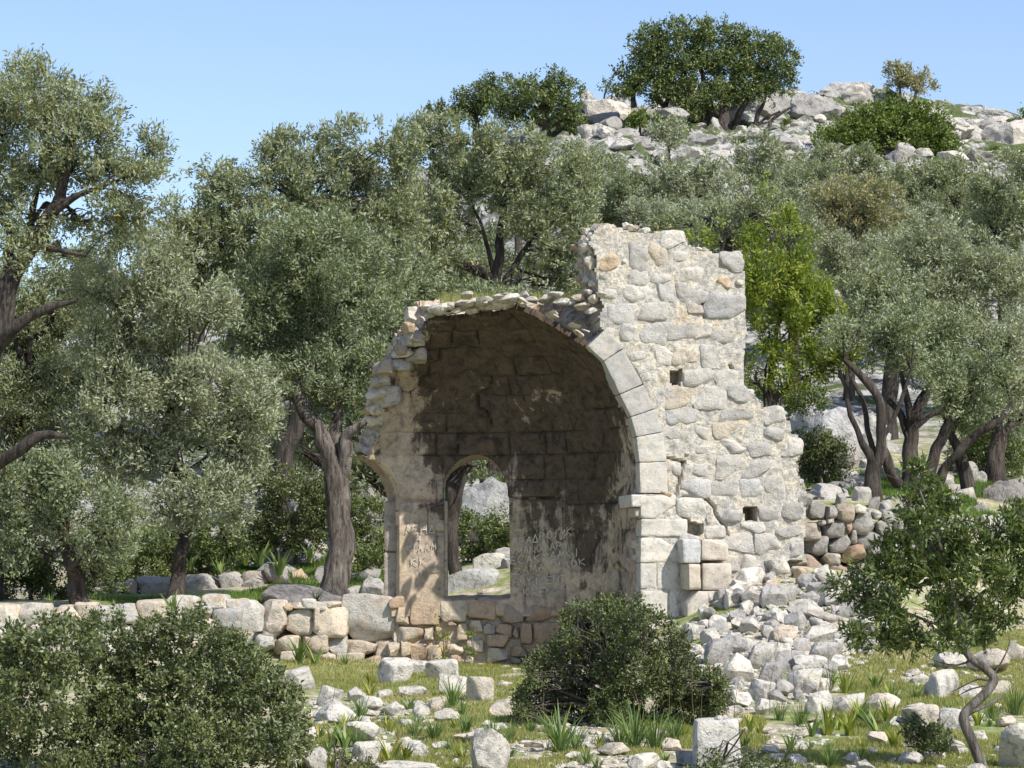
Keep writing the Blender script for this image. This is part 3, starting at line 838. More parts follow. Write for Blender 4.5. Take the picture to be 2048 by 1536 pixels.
CRACKS = [[(1218, 672), (1245, 706), (1272, 748), (1300, 810), (1322, 900), (1333, 985)], [(1352, 992), (1366, 930), (1368, 924)], [(1336, 916), (1368, 924)], [(1366, 996), (1408, 994), (1428, 1014), (1432, 1030), (1452, 1056), (1456, 1082)], [(1366, 996), (1354, 1006), (1358, 1026), (1376, 1040)],
          [(1459, 758), (1466, 742), (1460, 730)], [(1400, 600), (1410, 610), (1409, 634)]]
def fw_front(s, z):
    p = LW(s, 0 * s, z)
    px, py = proj(p)
    v = 0.002 + fbm(p * 3, 3, 21) * 0.022 + fbm(p * 9, 3, 25) * 0.022
    for poly, dep in HOLES:
        ins = inpoly(px, py, poly); v = np.where(ins, dep, v)
    for cr_ in CRACKS:
        d, _, _ = segdist(px, py, cr_); v = v + np.exp(-(d / 2.6) ** 2) * 0.09
    return LW(s, v, z)
def fw_back(s, z):
    p = LW(s, 0 * s, z)
    return LW(s, 0.85 + fbm(p * 2, 2, 28) * 0.03, z)
def fw_keep(s, z, pts):
    px, py = proj(LW(s, 0 * s, z))
    return inpoly(px, py, FW)
s0, s1 = float(sz(fp(1160, 900))[0]), float(sz(fp(1640, 900))[0])
zt, zb = float(sz(fp(1300, 430))[2]), -1.3
front_wall = slab('front_wall', np.arange(s0, s1, 0.026), np.arange(zb, zt, 0.026), fw_front, fw_back, fw_keep, M_MORTAR, church, nseg=9, amp=0.05)

def on_wall(q, v0=0.0, depth=0.3):
    c = np.array(q, float)
    a, b = fp(c[:, 0], c[:, 1], v0), fp(c[:, 0], c[:, 1], v0) + AX * depth
    return np.concatenate([a, b])
def box(x0, y0, x1, y1, j=0.0):
    jj = lambda: random.uniform(-j, j)
    return [(x0 + jj(), y1 + jj()), (x1 + jj(), y1 + jj()), (x1 + jj(), y0 + jj()), (x0 + jj(), y0 + jj())]

special = [((1320, 457, 1374, 498), PALE[0]), ((1440, 503, 1491, 546), GREY[1]), ((1196, 506, 1237, 542), WARM[0]), ((1432, 548, 1464, 578), WARM[0]), ((1370, 600, 1410, 636), (0.46, 0.40, 0.34)), ((1412, 584, 1490, 640), (0.40, 0.39, 0.375)),
           ((1352, 996, 1424, 1036), PALE[0]), ((1453, 766, 1496, 804), GREY[1]), ((1526, 814, 1574, 850), PALE[3]), ((1525, 848, 1570, 882), GREY[1]), ((1562, 872, 1607, 916), PALE[3]), ((1406, 1030, 1428, 1048), GREY[1]), ((1408, 1052, 1454, 1078), PALE[1]),
           ((1480, 1042, 1534, 1066), PALE[3]), ((1578, 1082, 1612, 1122), GREY[1]), ((1548, 1044, 1610, 1080), GREY[1]), ((1440, 1012, 1488, 1044), GREY[1]), ((1320, 976, 1346, 994), WARM[0]), ((1368, 1078, 1372, 1079), WARM[0]),
           ((1516, 1010, 1560, 1042), GREY[0]), ((1560, 1006, 1612, 1042), GREY[0]), ((1466, 504, 1467, 505), GREY[0])]
taken = []
sd = 400
for (b4, col) in special:
    if b4[2] - b4[0] < 8: continue
    taken.append(b4)
    make_stone('stone', on_wall(box(*b4, j=3), -0.03, 0.3), M_WALL, front_wall, col, n=8, k=6, amp=0.04, freq=7, cuts=5, seed=sd); sd += 1
def clash(b, pad=-13):
    for t in taken + [(1336, 736, 1366, 780), (1486, 1012, 1516, 1044), (1372, 1040, 1410, 1076)]:
        if b[0] < t[2] + pad and b[2] > t[0] - pad and b[1] < t[3] + pad and b[3] > t[1] - pad: return True
    return False
y = 452
wr = random.Random(12)
SHR = FW
while y < 1180:
    hh = wr.uniform(32, 46)
    x = 1178 + wr.uniform(0, 25)
    while x < 1612:
        w = wr.uniform(32, 74)
        g = wr.uniform(-8, 1); vg = wr.uniform(-8, 1)
        b = (x + g / 2, y + vg / 2 + wr.uniform(-3, 3), x + w - g / 2, y + hh - vg / 2 + wr.uniform(-3, 3))
        cx, cy = (b[0] + b[2]) / 2, (b[1] + b[3]) / 2
        corners_in = inpoly(np.array([b[0] + 4, b[2] - 4, b[0] + 4, b[2] - 4]), np.array([b[1] + 5, b[1] + 5, b[3] - 5, b[3] - 5]), FW)
        jamb = (cx < 1372 and cy > 980)
        if corners_in.sum() >= 4 and not clash(b) and not jamb and wr.random() < 0.97:
            col = wr.choice([GREY[1], GREY[1], (0.50, 0.485, 0.45), PALE[3], (0.52, 0.495, 0.445), (0.50, 0.47, 0.42), PALE[1], PALE[3], (0.55, 0.47, 0.37)])
            make_stone('stone', on_wall(box(*b, j=7), wr.uniform(-0.036, -0.006), 0.22), M_WALL, front_wall, col, n=8, k=wr.choice((4.5, 6, 9)), amp=0.035, freq=8, cuts=5, seed=sd)
            taken.append(b)
        elif corners_in.sum() >= 3 and not clash(b) and not jamb:
            b2 = (cx - w * .28, cy - hh * .28, cx + w * .28, cy + hh * .28)
            if inpoly(np.array([b2[0], b2[2]]), np.array([b2[1], b2[3]]), FW).all():
                make_stone('stone', on_wall(box(*b2, j=3), -0.02, 0.22), M_WALL, front_wall, PALE[3], n=5, k=4, amp=0.03, freq=6, seed=sd); taken.append(b2)
        sd += 1
        x += w
    y += hh
# small fragments in the mortar and along the broken edges
for i in range(70):
    px, py = wr.uniform(1200, 1600), wr.uniform(470, 1150)
    w = wr.uniform(8, 16); b = (px, py, px + w, py + w * wr.uniform(.5, .9))
    if inpoly(np.array([px, px + w]), np.array([py, py + w]), FW).all() and not clash(b, -1):
        make_stone('stone', on_wall(box(*b, j=1.5), -0.025, 0.1), M_WALL, front_wall, wr.choice(PALE + WARM), n=4, k=4, amp=0.02, seed=sd); taken.append(b); sd += 1

def edge_stones(pts, n, parent, vlo, vhi, smin, smax, fn, pal, inset=4):
    """loose looking stones bedded in a broken edge"""
    pts = np.array(pts, float); seg = np.hypot(*np.diff(pts, axis=0).T); cum = np.concatenate([[0], np.cumsum(seg)])
    for i in range(n):
        t = wr.uniform(0, cum[-1]); px, py = np.interp(t, cum, pts[:, 0]), np.interp(t, cum, pts[:, 1])
        px += wr.uniform(-inset, inset); py += wr.uniform(-inset, inset)
        p = fn(np.array(px), np.array(py)) + AX * wr.uniform(vlo, vhi)
        s = wr.uniform(smin, smax) * p[1] / FPX / 2
        o = obj('stone', wr.choice(ROCKS), None, parent, wr.choice(pal))
        o.location = p; o.scale = (s * wr.uniform(.9, 1.5), s * wr.uniform(.8, 1.3), s * wr.uniform(.55, .9)); o.rotation_euler = (wr.uniform(-.3, .3), wr.uniform(-.3, .3), wr.uniform(-3, 3))
BR = PALE + WARM + [(0.55, 0.47, 0.37)]
edge_stones([(1198, 600), (1192, 560), (1190, 520), (1178, 490), (1186, 460)], 40, front_wall, 0.08, 0.8, 14, 30, fp, BR, 6)
edge_stones([(1186, 456), (1240, 450), (1300, 462)], 26, front_wall, 0.05, 0.7, 14, 28, fp, PALE + [WARM[0]], 4)
edge_stones([(1380, 492), (1440, 502), (1488, 504)], 10, front_wall, 0.15, 0.6, 12, 22, fp, PALE, 2)
edge_stones([(1494, 776), (1520, 812), (1575, 830), (1580, 870), (1604, 890), (1592, 934), (1604, 960), (1608, 1010)], 34, front_wall, 0.12, 0.7, 18, 34, fp, GREY + PALE, 3)

# --- arch ring
ring = [((1176, 692), (1208, 722), (1246, 696), (1214, 655)), ((1208, 722), (1240, 788), (1286, 768), (1247, 697)), ((1240, 789), (1262, 833), (1311, 816), (1287, 769)), ((1262, 834), (1273, 873), (1326, 863), (1312, 817)),
        ((1273, 874), (1279, 924), (1333, 922), (1327, 864)), ((1279, 925), (1281, 986), (1337, 986), (1334, 923))]
voussoirs = []
for i, (a, b, c, d) in enumerate(ring):
    q = [b, c, d, a]                                                # bl br tr tl
    cen = np.mean(q, axis=0); q = [tuple(np.array(t) + (cen - np.array(t)) * -0.004) for t in q]
    voussoirs.append(make_stone('voussoir', on_wall(q, -0.022, 0.46), M_ASHLAR, front_wall, [(0.48, 0.455, 0.41), (0.41, 0.395, 0.365), (0.44, 0.42, 0.385), (0.47, 0.45, 0.41), (0.54, 0.51, 0.45), (0.57, 0.53, 0.465)][i], n=14, k=34, amp=0.012, freq=9, seed=sd)); sd += 1
for i, b in enumerate([(1281, 989, 1353, 1036), (1281, 1038, 1376, 1073), (1281, 1076, 1361, 1124), (1281, 1126, 1313, 1178), (1315, 1126, 1361, 1178), (1281, 1181, 1337, 1236), (1339, 1181, 1361, 1236), (1281, 1238, 1350, 1300)]):
    make_stone('jamb_block', on_wall(box(*b, j=0.6), -0.02, 0.46), M_ASHLAR, front_wall, PALE[i % 4], n=14, k=20, amp=0.018, freq=8, cuts=1, seed=sd); sd += 1
# pilaster standing proud of the wall
for i, b in enumerate([(1366, 1079, 1402, 1126), (1404, 1079, 1459, 1122), (1372, 1127, 1402, 1180), (1405, 1126, 1464, 1180), (1374, 1182, 1450, 1246), (1374, 1247, 1440, 1300)]):
    make_stone('pilaster_block', on_wall(box(*b, j=0.8), -0.34, 0.5), M_ASHLAR, front_wall, [(0.52, 0.52, 0.50), (0.57, 0.50, 0.41), (0.55, 0.47, 0.37), (0.56, 0.49, 0.40), (0.56, 0.50, 0.42), (0.56, 0.50, 0.42)][i], n=14, k=16, amp=0.022, freq=6, cuts=1, seed=sd); sd += 1
# impost and the small corbel under it
zi0, zi1 = float(sz(fp(1270, 1014))[2]), float(sz(fp(1270, 989))[2])
def lbox(s0, s1, v0, v1, z0, z1):
    f = lambda v: [LW(np.array(a), np.array(v), np.array(b)) for a, b in ((s0, z0), (s1, z0), (s1, z1), (s0, z1))]
    return np.array(f(v0) + f(v1))
make_stone('impost', lbox(R - 0.125, R + 0.03, -0.03, 0.8, zi0, zi1), M_ASHLAR, front_wall, (0.60, 0.56, 0.50), n=9, k=26, amp=0.006, seed=sd)
make_stone('corbel', lbox(R - 0.07, R + 0.03, 0.02, 0.45, zi0 - 0.14, zi0 - 0.004), M_ASHLAR, front_wall, (0.50, 0.44, 0.36), n=6, k=8, amp=0.01, seed=sd + 1)

# --- broken edges of the apse
sf = lambda a, b: surf(a, b)
edge_stones([(838, 676), (800, 715), (782, 760), (758, 790), (757, 845)], 26, apse, -0.05, 0.5, 22, 44, sf, BR + GREY, 10)
for (x, y, w, h) in [(768, 738, 46, 34), (762, 764, 40, 26), (775, 795, 60, 42), (806, 730, 40, 26), (832, 712, 44, 30), (818, 655, 26, 22), (826, 672, 36, 24), (812, 682, 22, 20), (802, 700, 26, 22)]:
    p = surf(np.array(x), np.array(y)) + AX * 0.02; s = p[1] / FPX / 2
    o = obj('stone', random.choice(BLOCKY), None, apse, random.choice([(0.40, 0.33, 0.26), (0.46, 0.42, 0.37), (0.50, 0.36, 0.24)]))
    o.location = p; o.scale = (w * s, 0.22, h * s); o.rotation_euler = (random.uniform(-.2, .2), random.uniform(-.15, .15), random.uniform(-.3, .3))
TOPE = [(826, 636), (850, 622), (900, 618), (960, 612), (1010, 604), (1060, 596), (1120, 594), (1180, 600), (1205, 615)]
def top_fn(px, py):
    p = P(px, py, 36.2 - 0.0 * px); return p
for (x, y, w, h) in [(824, 632, 32, 36), (850, 616, 24, 28), (877, 609, 26, 18), (902, 614, 30, 22), (938, 606, 66, 15), (936, 591, 26, 15), (922, 616, 40, 18), (945, 622, 34, 18), (900, 628, 60, 14), (860, 633, 40, 18), (996, 606, 28, 32), (975, 617, 30, 14),
                     (1030, 598, 30, 18), (1048, 590, 18, 16), (1064, 600, 34, 14), (1092, 597, 36, 14), (1125, 604, 40, 15), (1110, 590, 34, 12), (1150, 603, 30, 12), (1165, 613, 36, 12), (1185, 622, 26, 12), (1160, 596, 34, 14), (1188, 600, 22, 16), (1200, 588, 20, 14), (1178, 586, 18, 12),
                     (828, 660, 38, 14), (842, 645, 30, 16)]:
    Yd = 36.75 if x < 1000 else 36.1 - (x - 1000) * 0.0035
    p = P(x, y, Yd); s = Yd / FPX / 2
    o = obj('stone', random.choice(ROCKS), None, apse, random.choice(PALE + [(0.52, 0.42, 0.32)]))
    o.location = p; o.scale = (w * s, max(0.12, w * s * 0.9), h * s * 1.1); o.rotation_euler = (random.uniform(-.2, .2), random.uniform(-.15, .15), random.uniform(-.5, .5))
# pale broken masonry along the crown of the half dome
for (xa, ya, xb, yb, n_) in [(858, 636, 1030, 613, 46), (1030, 610, 1180, 682, 9)]:
    for i in range(n_):
        t = wr.random(); x = xa + (xb - xa) * t; y = ya + (yb - ya) * t - wr.uniform(2, 22)
        p = surf(np.array(x), np.array(y + 6)); p = p + AX * wr.uniform(.02, .22); s = p[1] / FPX / 2; w = wr.uniform(18, 48) if xa < 900 else wr.uniform(12, 26)
        p[2] = P(x, y, p[1])[2]
        o = obj('stone', wr.choice(ROCKS), None, apse, wr.choice(PALE + [(0.58, 0.50, 0.38)]))
        o.location = p; o.scale = (w * s, .16, w * s * wr.uniform(.3, .5)); o.rotation_euler = (wr.uniform(-.2, .2), wr.uniform(-.15, .15) + (0.5 if xa > 1000 else 0), wr.uniform(-.4, .4))
# ------------------------------------------------------------------ dry stone walls
def wall_thing(name, label, stones, Yf, mat, depth=0.55, amp=0.05, k=4.2, cat='wall', foot=None, cuts=9, ov=(.86, 1.08)):
    root = thing(name, label, cat)
    cx = []
    for i, st in enumerate(stones):
        x, y, w, h = st[:4]; rot = math.radians(st[4]) if len(st) > 4 else 0; col = st[5] if len(st) > 5 else random.choice(PALE)
        Y = Yf(x)
        c, s = math.cos(rot), math.sin(rot)
        q = []
        for a, b in ((-1, 1), (1, 1), (1, -1), (-1, -1)):
            a_, b_ = a * w / 2 * 1.10 * random.uniform(*ov), b * h / 2 * 1.12 * random.uniform(*ov)
            q.append((x + a_ * c - b_ * s, y + a_ * s + b_ * c))
        q = np.array(q)
        f = P(q[:, 0], q[:, 1], Y + random.uniform(-.06, .06))
        bk = f + np.array([0, depth * random.uniform(.8, 1.1), 0])
        make_stone('stone', np.concatenate([f, bk]), mat, root, col, n=9, k=k * random.uniform(1.0, 1.7), amp=amp, freq=4.5, cuts=cuts, seed=random.randrange(1000))
    return root

CW = [(0.60, 0.56, 0.48), (0.58, 0.50, 0.40), (0.52, 0.50, 0.46), (0.62, 0.58, 0.51)]
ter = []
for (x, y, w, h) in [(8, 1236, 42, 48), (67, 1230, 62, 40), (100, 1244, 24, 26), (135, 1233, 50, 36), (172, 1226, 40, 36), (207, 1234, 46, 36), (246, 1228, 62, 34), (303, 1222, 58, 38), (357, 1213, 66, 36), (400, 1224, 44, 34), (428, 1212, 48, 42), (345, 1236, 50, 24)]:
    ter.append((x, y, w, h, 0, random.choice(CW)))
ter += [(452, 1240, 54, 40, 0, (0.40, 0.385, 0.36)), (488, 1231, 66, 58, 0, (0.56, 0.54, 0.49)), (546, 1237, 46, 70, 0, (0.58, 0.52, 0.43)), (597, 1243, 54, 54, 0, (0.57, 0.51, 0.42)), (657, 1244, 62, 56, 0, (0.60, 0.52, 0.41)), (739, 1239, 100, 88, 0, (0.50, 0.47, 0.42)),
        (445, 1267, 60, 34, 0, CW[0]), (493, 1274, 30, 30, 0, CW[2]), (526, 1287, 38, 38, 0, CW[2]), (570, 1290, 52, 34, 0, CW[1]), (625, 1285, 56, 42, 0, (0.56, 0.47, 0.36)), (672, 1290, 36, 38, 0, CW[2]), (722, 1296, 58, 28, 0, (0.56, 0.47, 0.36)), (775, 1299, 46, 36, 0, CW[1]),
        (600, 1211, 34, 12, 0, CW[1]), (570, 1214, 26, 14, 0, (0.55, 0.40, 0.26)), (630, 1213, 40, 14, 0, CW[0]), (660, 1210, 36, 12, 0, CW[1]), (617, 1208, 26, 18, 0, CW[3]), (632, 1238, 12, 40, 0, CW[1]),
        (700, 1316, 50, 18, 0, CW[1]), (755, 1320, 48, 14, 0, (0.55, 0.42, 0.30)), (640, 1312, 60, 16, 0, CW[1]), (585, 1312, 46, 18, 0, CW[1]), (545, 1258, 30, 20, 0, CW[1])]
for i in range(16):
    ter.append((-30 + i * 30, 1268 + random.uniform(-4, 4) - (6 if i > 10 else 0), 32, 34, 0, random.choice(CW)))
for i in range(15):
    ter.append((-30 + i * 34, 1302 + random.uniform(-4, 4), 36, 34, 0, random.choice(CW)))
wall_thing('terrace_wall', 'sunlit dry stone terrace wall of rounded pale boulders running left from the apse', ter, lambda x: float(np.interp(x, [-60, 690, 800], [36.0, 37.3, 37.6])), M_TERR, depth=0.6, amp=0.05, k=6, cuts=5, ov=(.95, 1.08))
D1, D2, D3 = (0.34, 0.32, 0.295), (0.40, 0.375, 0.34), (0.42, 0.29, 0.19)
dry = [(1634, 1022, 34, 30, 0, D1), (1664, 1024, 26, 26, 0, D2), (1690, 1027, 36, 32, 0, (0.46, 0.38, 0.29)), (1723, 1018, 22, 18, 10, PALE[2]), (1729, 1046, 44, 44, 20, D1), (1757, 1030, 14, 14, 0, PALE[0]), (1778, 1034, 28, 30, 0, D2), (1626, 1063, 36, 34, 0, (0.42, 0.36, 0.30)),
       (1673, 1058, 46, 34, -8, D1), (1699, 1054, 13, 24, 0, (0.38, 0.27, 0.21)), (1637, 1092, 52, 34, -10, D1), (1681, 1088, 40, 32, -14, D1), (1709, 1073, 15, 30, 8, D2), (1738, 1078, 50, 32, -30, D1), (1770, 1058, 30, 32, 0, D2), (1662, 1119, 36, 26, 0, (0.46, 0.42, 0.37)),
       (1706, 1108, 50, 36, -18, D3), (1753, 1102, 42, 30, -15, D1), (1791, 1100, 34, 28, 0, D2), (1626, 1132, 46, 34, 25, (0.40, 0.31, 0.24)), (1677, 1140, 36, 18, 0, (0.38, 0.28, 0.21)), (1600, 1120, 26, 24, 0, D1), (1646, 1046, 16, 12, 0, D2), (1662, 1042, 14, 10, 0, PALE[1]), (1804, 1058, 34, 34, 0, D1),
       (1838, 1052, 34, 34, 0, D2), (1824, 1092, 34, 34, 0, D1), (1860, 1088, 36, 34, 0, D2), (1872, 1054, 34, 32, 0, D1), (1720, 1140, 44, 26, 0, D1), (1768, 1136, 44, 30, 0, D1), (1812, 1132, 40, 34, 0, D2), (1858, 1126, 44, 34, 0, D1), (1900, 1100, 40, 40, 0, D1), (1906, 1060, 34, 34, 0, D2), (1640, 1160, 50, 26, 0, D1), (1690, 1164, 50, 26, 0, D1), (1745, 1166, 50, 26, 0, D1)]
wall_thing('dry_stone_wall', 'dry stone wall of head sized grey rocks against the right end of the ruin', dry, lambda x: float(np.interp(x, [1600, 1950], [36.6, 37.6])), M_ROCK, depth=0.5, amp=0.05, k=3.6)
back = [(205, 1186, 30, 22), (235, 1180, 34, 26), (259, 1178, 26, 36), (304, 1176, 64, 42), (395, 1168, 88, 38), (462, 1166, 46, 40), (508, 1162, 46, 34), (549, 1150, 44, 46), (160, 1186, 40, 22), (420, 1190, 44, 12), (100, 1188, 60, 26), (40, 1188, 50, 26), (-10, 1188, 50, 26)]
back = [(x, y, w, h, 0, random.choice(GREY + [(0.40, 0.35, 0.29)])) for x, y, w, h in back]
wall_thing('field_wall', 'low shaded row of large grey stones under the olive trees behind the terrace wall', back, lambda x: 44.0 + 0.002 * x, M_ROCK, depth=0.6, amp=0.06)

# ------------------------------------------------------------------ rocks and boulders
NEAR = 'loose limestone rocks in the foreground'
def near(lst):
    for t in lst:
        x, y, w, h = t[:4]; lab = t[4]; kind = t[5] if len(t) > 5 else 'r'
        rock(x, y, w, h, None, lab, NEAR, 'rock', PALE, kind)
near([(594, 1380, 68, 50, 'large pale rock beside the right edge of the big left shrub'), (660, 1415, 54, 46, 'round flat-faced rock with a hollow, below the large rock by the left shrub'), (713, 1403, 38, 32, 'tilted tan rock with its right side lit, next to the hollow round rock'),
      (793, 1366, 74, 54, 'pointed grey boulder in the grass in front of the apse'), (838, 1347, 48, 28, 'rounded cream rock between the pointed boulder and the cut block'), (884, 1358, 66, 40, 'long rectangular cut block lying under the window', 'b'),
      (904, 1388, 60, 40, 'cut block with an orange face in the grass', 'b'), (960, 1400, 56, 48, 'upright square cut block tilted in the grass', 'b'), (826, 1393, 56, 24, 'narrow pale rock lying slanted in the grass'), (768, 1396, 34, 18, 'small white star shaped rock in the grass left of the slanted one'),
      (672, 1450, 78, 44, 'broad white boulder sloping down to the right near the left shrub'), (738, 1422, 52, 32, 'grey pitted rock at the lower edge of the grass patch'), (786, 1434, 48, 34, 'cream rock touching the grey pitted rock'), (840, 1438, 40, 32, 'round rock with dark left side in the middle of the stony ground'),
      (892, 1447, 50, 30, 'wedge shaped rock right of the dark-sided round rock'), (722, 1482, 78, 40, 'low wide white rock among the asphodel in the lower left centre'), (855, 1452, 32, 14, 'small flat white rock beside the thick green asphodel'),
      (1012, 1434, 78, 38, 'long flat rock against the left side of the thorny shrub'), (1028, 1408, 34, 18, 'dark grey wedge stone on top of the flat rocks by the thorny shrub'), (735, 1528, 62, 48, 'bright white boulder at the bottom left of the stony ground'),
      (832, 1516, 46, 36, 'rock with a straight shaded left side behind the bottom slab'), (882, 1503, 42, 22, 'rounded white stone above the bottom slab'), (925, 1484, 44, 18, 'flat white stone behind the cone shaped boulder'), (820, 1546, 140, 24, 'long tan slab along the bottom edge'),
      (975, 1552, 84, 104, 'tall cone shaped boulder at the bottom centre'), (1062, 1494, 52, 14, 'low white stone in the gravel right of the cone shaped boulder'), (1225, 1510, 66, 28, 'humped white rock between the asphodel clumps at bottom centre'), (1290, 1538, 74, 34, 'white rock cut by the bottom edge left of the big block'),
      (626, 1546, 52, 62, 'white rock at the foot of the left shrub cut by the bottom edge'), (612, 1490, 34, 44, 'pale upright rock against the left shrub'), (1375, 1530, 46, 30, 'small square stone at the foot of the big cut block', 'b'),
      (1480, 1413, 54, 32, 'peaked white rock at the right tip of the thorny shrub'), (1530, 1428, 50, 34, 'pitted grey rock below the foot of the rubble heap'), (1640, 1428, 64, 48, 'large rock with a flat right half among the yellow asphodel'), (1645, 1448, 60, 22, 'tilted flat rock leaning on the rock with the flat right half'),
      (1700, 1424, 68, 38, 'white rock with a notch in the middle of the right rock row'), (1770, 1420, 72, 36, 'wide low white rock in the right rock row'), (1840, 1422, 60, 18, 'flat white slab behind the small dark bush'), (1845, 1455, 72, 46, 'grey pitted boulder above the small dark bush', 'b'),
      (1905, 1462, 50, 48, 'square cream rock left of the bare crooked stem', 'b'), (1888, 1398, 74, 64, 'big rough grey rock behind the rock row on the right'), (1995, 1395, 64, 36, 'round grey rock right of the crooked stem'), (1902, 1338, 68, 38, 'pale rock under the crown of the mastic shrub'),
      (1985, 1345, 94, 50, 'long sloping rock behind the crooked stem'), (2036, 1320, 44, 36, 'white rock at the right edge below the mastic shrub'), (1945, 1398, 60, 30, 'pale rock in the grass behind the stem'), (1440, 1449, 38, 24, 'small rock with dark left side behind the big cut block'),
      (1796, 1456, 32, 24, 'two-toned small rock left of the pitted boulder'), (1825, 1532, 52, 32, 'round white rock under the small dark bush'), (1870, 1520, 44, 24, 'flat grey rock right under the small dark bush'), (2040, 1540, 76, 98, 'large round boulder cut by the right edge'),
      (1840, 1366, 40, 20, 'small cream rock pair in the right grass'), (1826, 1352, 34, 16, 'flat greyish stone in the grass under the mastic shrub'), (1010, 1375, 30, 14, 'small white stone at the left foot of the thorny shrub'), (1500, 1525, 30, 18, 'tan stone in the grass at bottom right of the big block')])
# the big cut block
q = P(np.array([1383, 1481, 1470, 1384]), np.array([1560, 1560, 1440, 1440]), 20.6)
bk = q + np.array([0.06, 0.4, 0.0]); bk[[0, 3], 0] -= 0.0
bp, bF = hexblock(np.concatenate([q, bk]), 14, 14, 0.02, 6, 5)
me = mesh_np('cut_block', bp - bp.mean(0), bF, True); me.set_sharp_from_angle(angle=math.radians(35))
o = obj('cut_block', me, M_ROCK, None, (0.62, 0.595, 0.55), loc=bp.mean(0)); tag(o, 'big squared limestone block standing upright at the bottom edge', 'rock')
o.rotation_euler = (0, 0, math.radians(9))
rock(1440, 1442, 22, 12, 20.7, 'small chip of stone lying on top of the big squared block', None, 'rock')

HG = 'fallen stones of the rubble heap'
heap = [(1503, 1178, 62, 44), (1482, 1150, 44, 40), (1536, 1134, 52, 38), (1556, 1148, 46, 36), (1512, 1208, 54, 28), (1545, 1216, 52, 48), (1461, 1215, 26, 38), (1433, 1202, 38, 24), (1441, 1216, 34, 20), (1412, 1236, 30, 30), (1608, 1234, 62, 36), (1592, 1262, 42, 38), (1438, 1268, 38, 38), (1502, 1264, 40, 34),
        (1438, 1328, 54, 54), (1528, 1336, 58, 52), (1490, 1306, 46, 28), (1587, 1342, 62, 42), (1566, 1314, 36, 28), (1653, 1320, 64, 38), (1545, 1372, 52, 50), (1613, 1390, 64, 54), (1526, 1402, 54, 44), (1566, 1392, 46, 32), (1388, 1282, 52, 36), (1422, 1288, 36, 32), (1466, 1296, 42, 26), (1622, 1344, 62, 36),
        (1500, 1120, 40, 26), (1520, 1150, 30, 26), (1660, 1280, 50, 28), (1690, 1300, 40, 30), (1700, 1230, 50, 30), (1730, 1210, 50, 36), (1740, 1260, 50, 34), (1475, 1245, 36, 26), (1560, 1250, 36, 26), (1575, 1200, 44, 30), (1640, 1190, 46, 26), (1690, 1180, 44, 28), (1720, 1160, 40, 24), (1540, 1275, 34, 26)]
for i, (x, y, w, h) in enumerate(heap):
    tn = i % 3; zone = 'just under the ruined wall' if y < 1200 else ('at the foot of the heap' if y > 1335 else ('on the left flank of the heap' if x < 1480 else ('on the right flank of the heap' if x > 1600 else 'in the middle of the heap')))
    rock(x, y, w * 1.08, h * 1.08, None, ['cream white', 'light grey', 'mid grey'][tn] + ' block sized fallen stone ' + zone, HG, 'rock', [PALE[:1] + PALE[2:3], PALE[1:2] + PALE[3:4], GREY[1:2]][tn], 'r')
rock(1570, 1292, 70, 44, None, 'smooth tan slab-like stone tilted to the right in the middle of the rubble heap', None, 'rock', [(0.60, 0.50, 0.38)], 'r', rot=0.55)
rock(1640, 1285, 92, 38, None, 'long bluish white boulder lying across the right of the rubble heap', None, 'rock', PALE[1:2], 'r', rot=-0.25)
rock(1683, 1266, 54, 26, None, 'smooth cream stone leaning on the long boulder in the rubble heap', None, 'rock', [(0.64, 0.57, 0.46)], 'r', rot=0.15)
rock(1660, 1246, 92, 22, None, 'thin curved slab above the long boulder in the rubble heap', None, 'rock', [(0.50, 0.45, 0.38)], 'r', rot=-0.2)
rock(1478, 1364, 66, 62, None, 'large angular white stone at the left foot of the rubble heap', None, 'rock', PALE[2:3], 'r', rot=0.1)
HEAPP = [(1372, 1262), (1440, 1190), (1470, 1120), (1600, 1130), (1700, 1150), (1790, 1180), (1760, 1290), (1700, 1330), (1640, 1400), (1540, 1420), (1470, 1390), (1400, 1300)]
hr = random.Random(3); n = 0
while n < 105:
    x, y = hr.uniform(1372, 1790), hr.uniform(1120, 1420)
    if not inpoly(np.array(x), np.array(y), HEAPP): continue
    w = hr.uniform(18, 44); n += 1
    rock(x, y, w, w * hr.uniform(.6, .95), None, 'small angular white stone among the debris of the rubble heap', 'small stones of the rubble heap', 'rock', PALE[:4] + GREY[1:3] + WARM[:1] * (hr.random() < .3), 'r', rot=hr.uniform(-.6, .6))
# small stones across the foreground, past the size one can pick apart: real geometry joined in one
def joined_rocks(name, pts, sizes, mat, seed, cols=None):
    r = np.random.default_rng(seed)
    base = []
    q, F = rounded(2, 2.6)
    for v in range(8):
        qq = q.copy()
        for _ in range(9):
            nn = r.normal(size=3); nn /= np.linalg.norm(nn); t = qq @ nn - r.uniform(.45, .85); qq = qq - nn * np.maximum(t, 0)[:, None]
        base.append(qq)
    V = []; Fs = []; c = 0
    for p, s in zip(pts, sizes):
        a = r.uniform(0, 6.28); ca, sa = math.cos(a), math.sin(a)
        qq = base[r.integers(8)] * np.array([s * r.uniform(.8, 1.5), s * r.uniform(.8, 1.3), s * r.uniform(.45, .85)])
        qq = np.stack([qq[:, 0] * ca - qq[:, 1] * sa, qq[:, 0] * sa + qq[:, 1] * ca, qq[:, 2]], -1)
        V.append(qq + p + np.array([0, 0, s * .15])); Fs.append(F + c); c += len(q)
    me = mesh_np(name, np.concatenate(V), np.concatenate(Fs), False)
    o = obj(name, me, mat, None, (0.62, 0.58, 0.50)); tag(o, kind='stuff'); return o
r = np.random.default_rng(21)
pts = []; sz_ = []
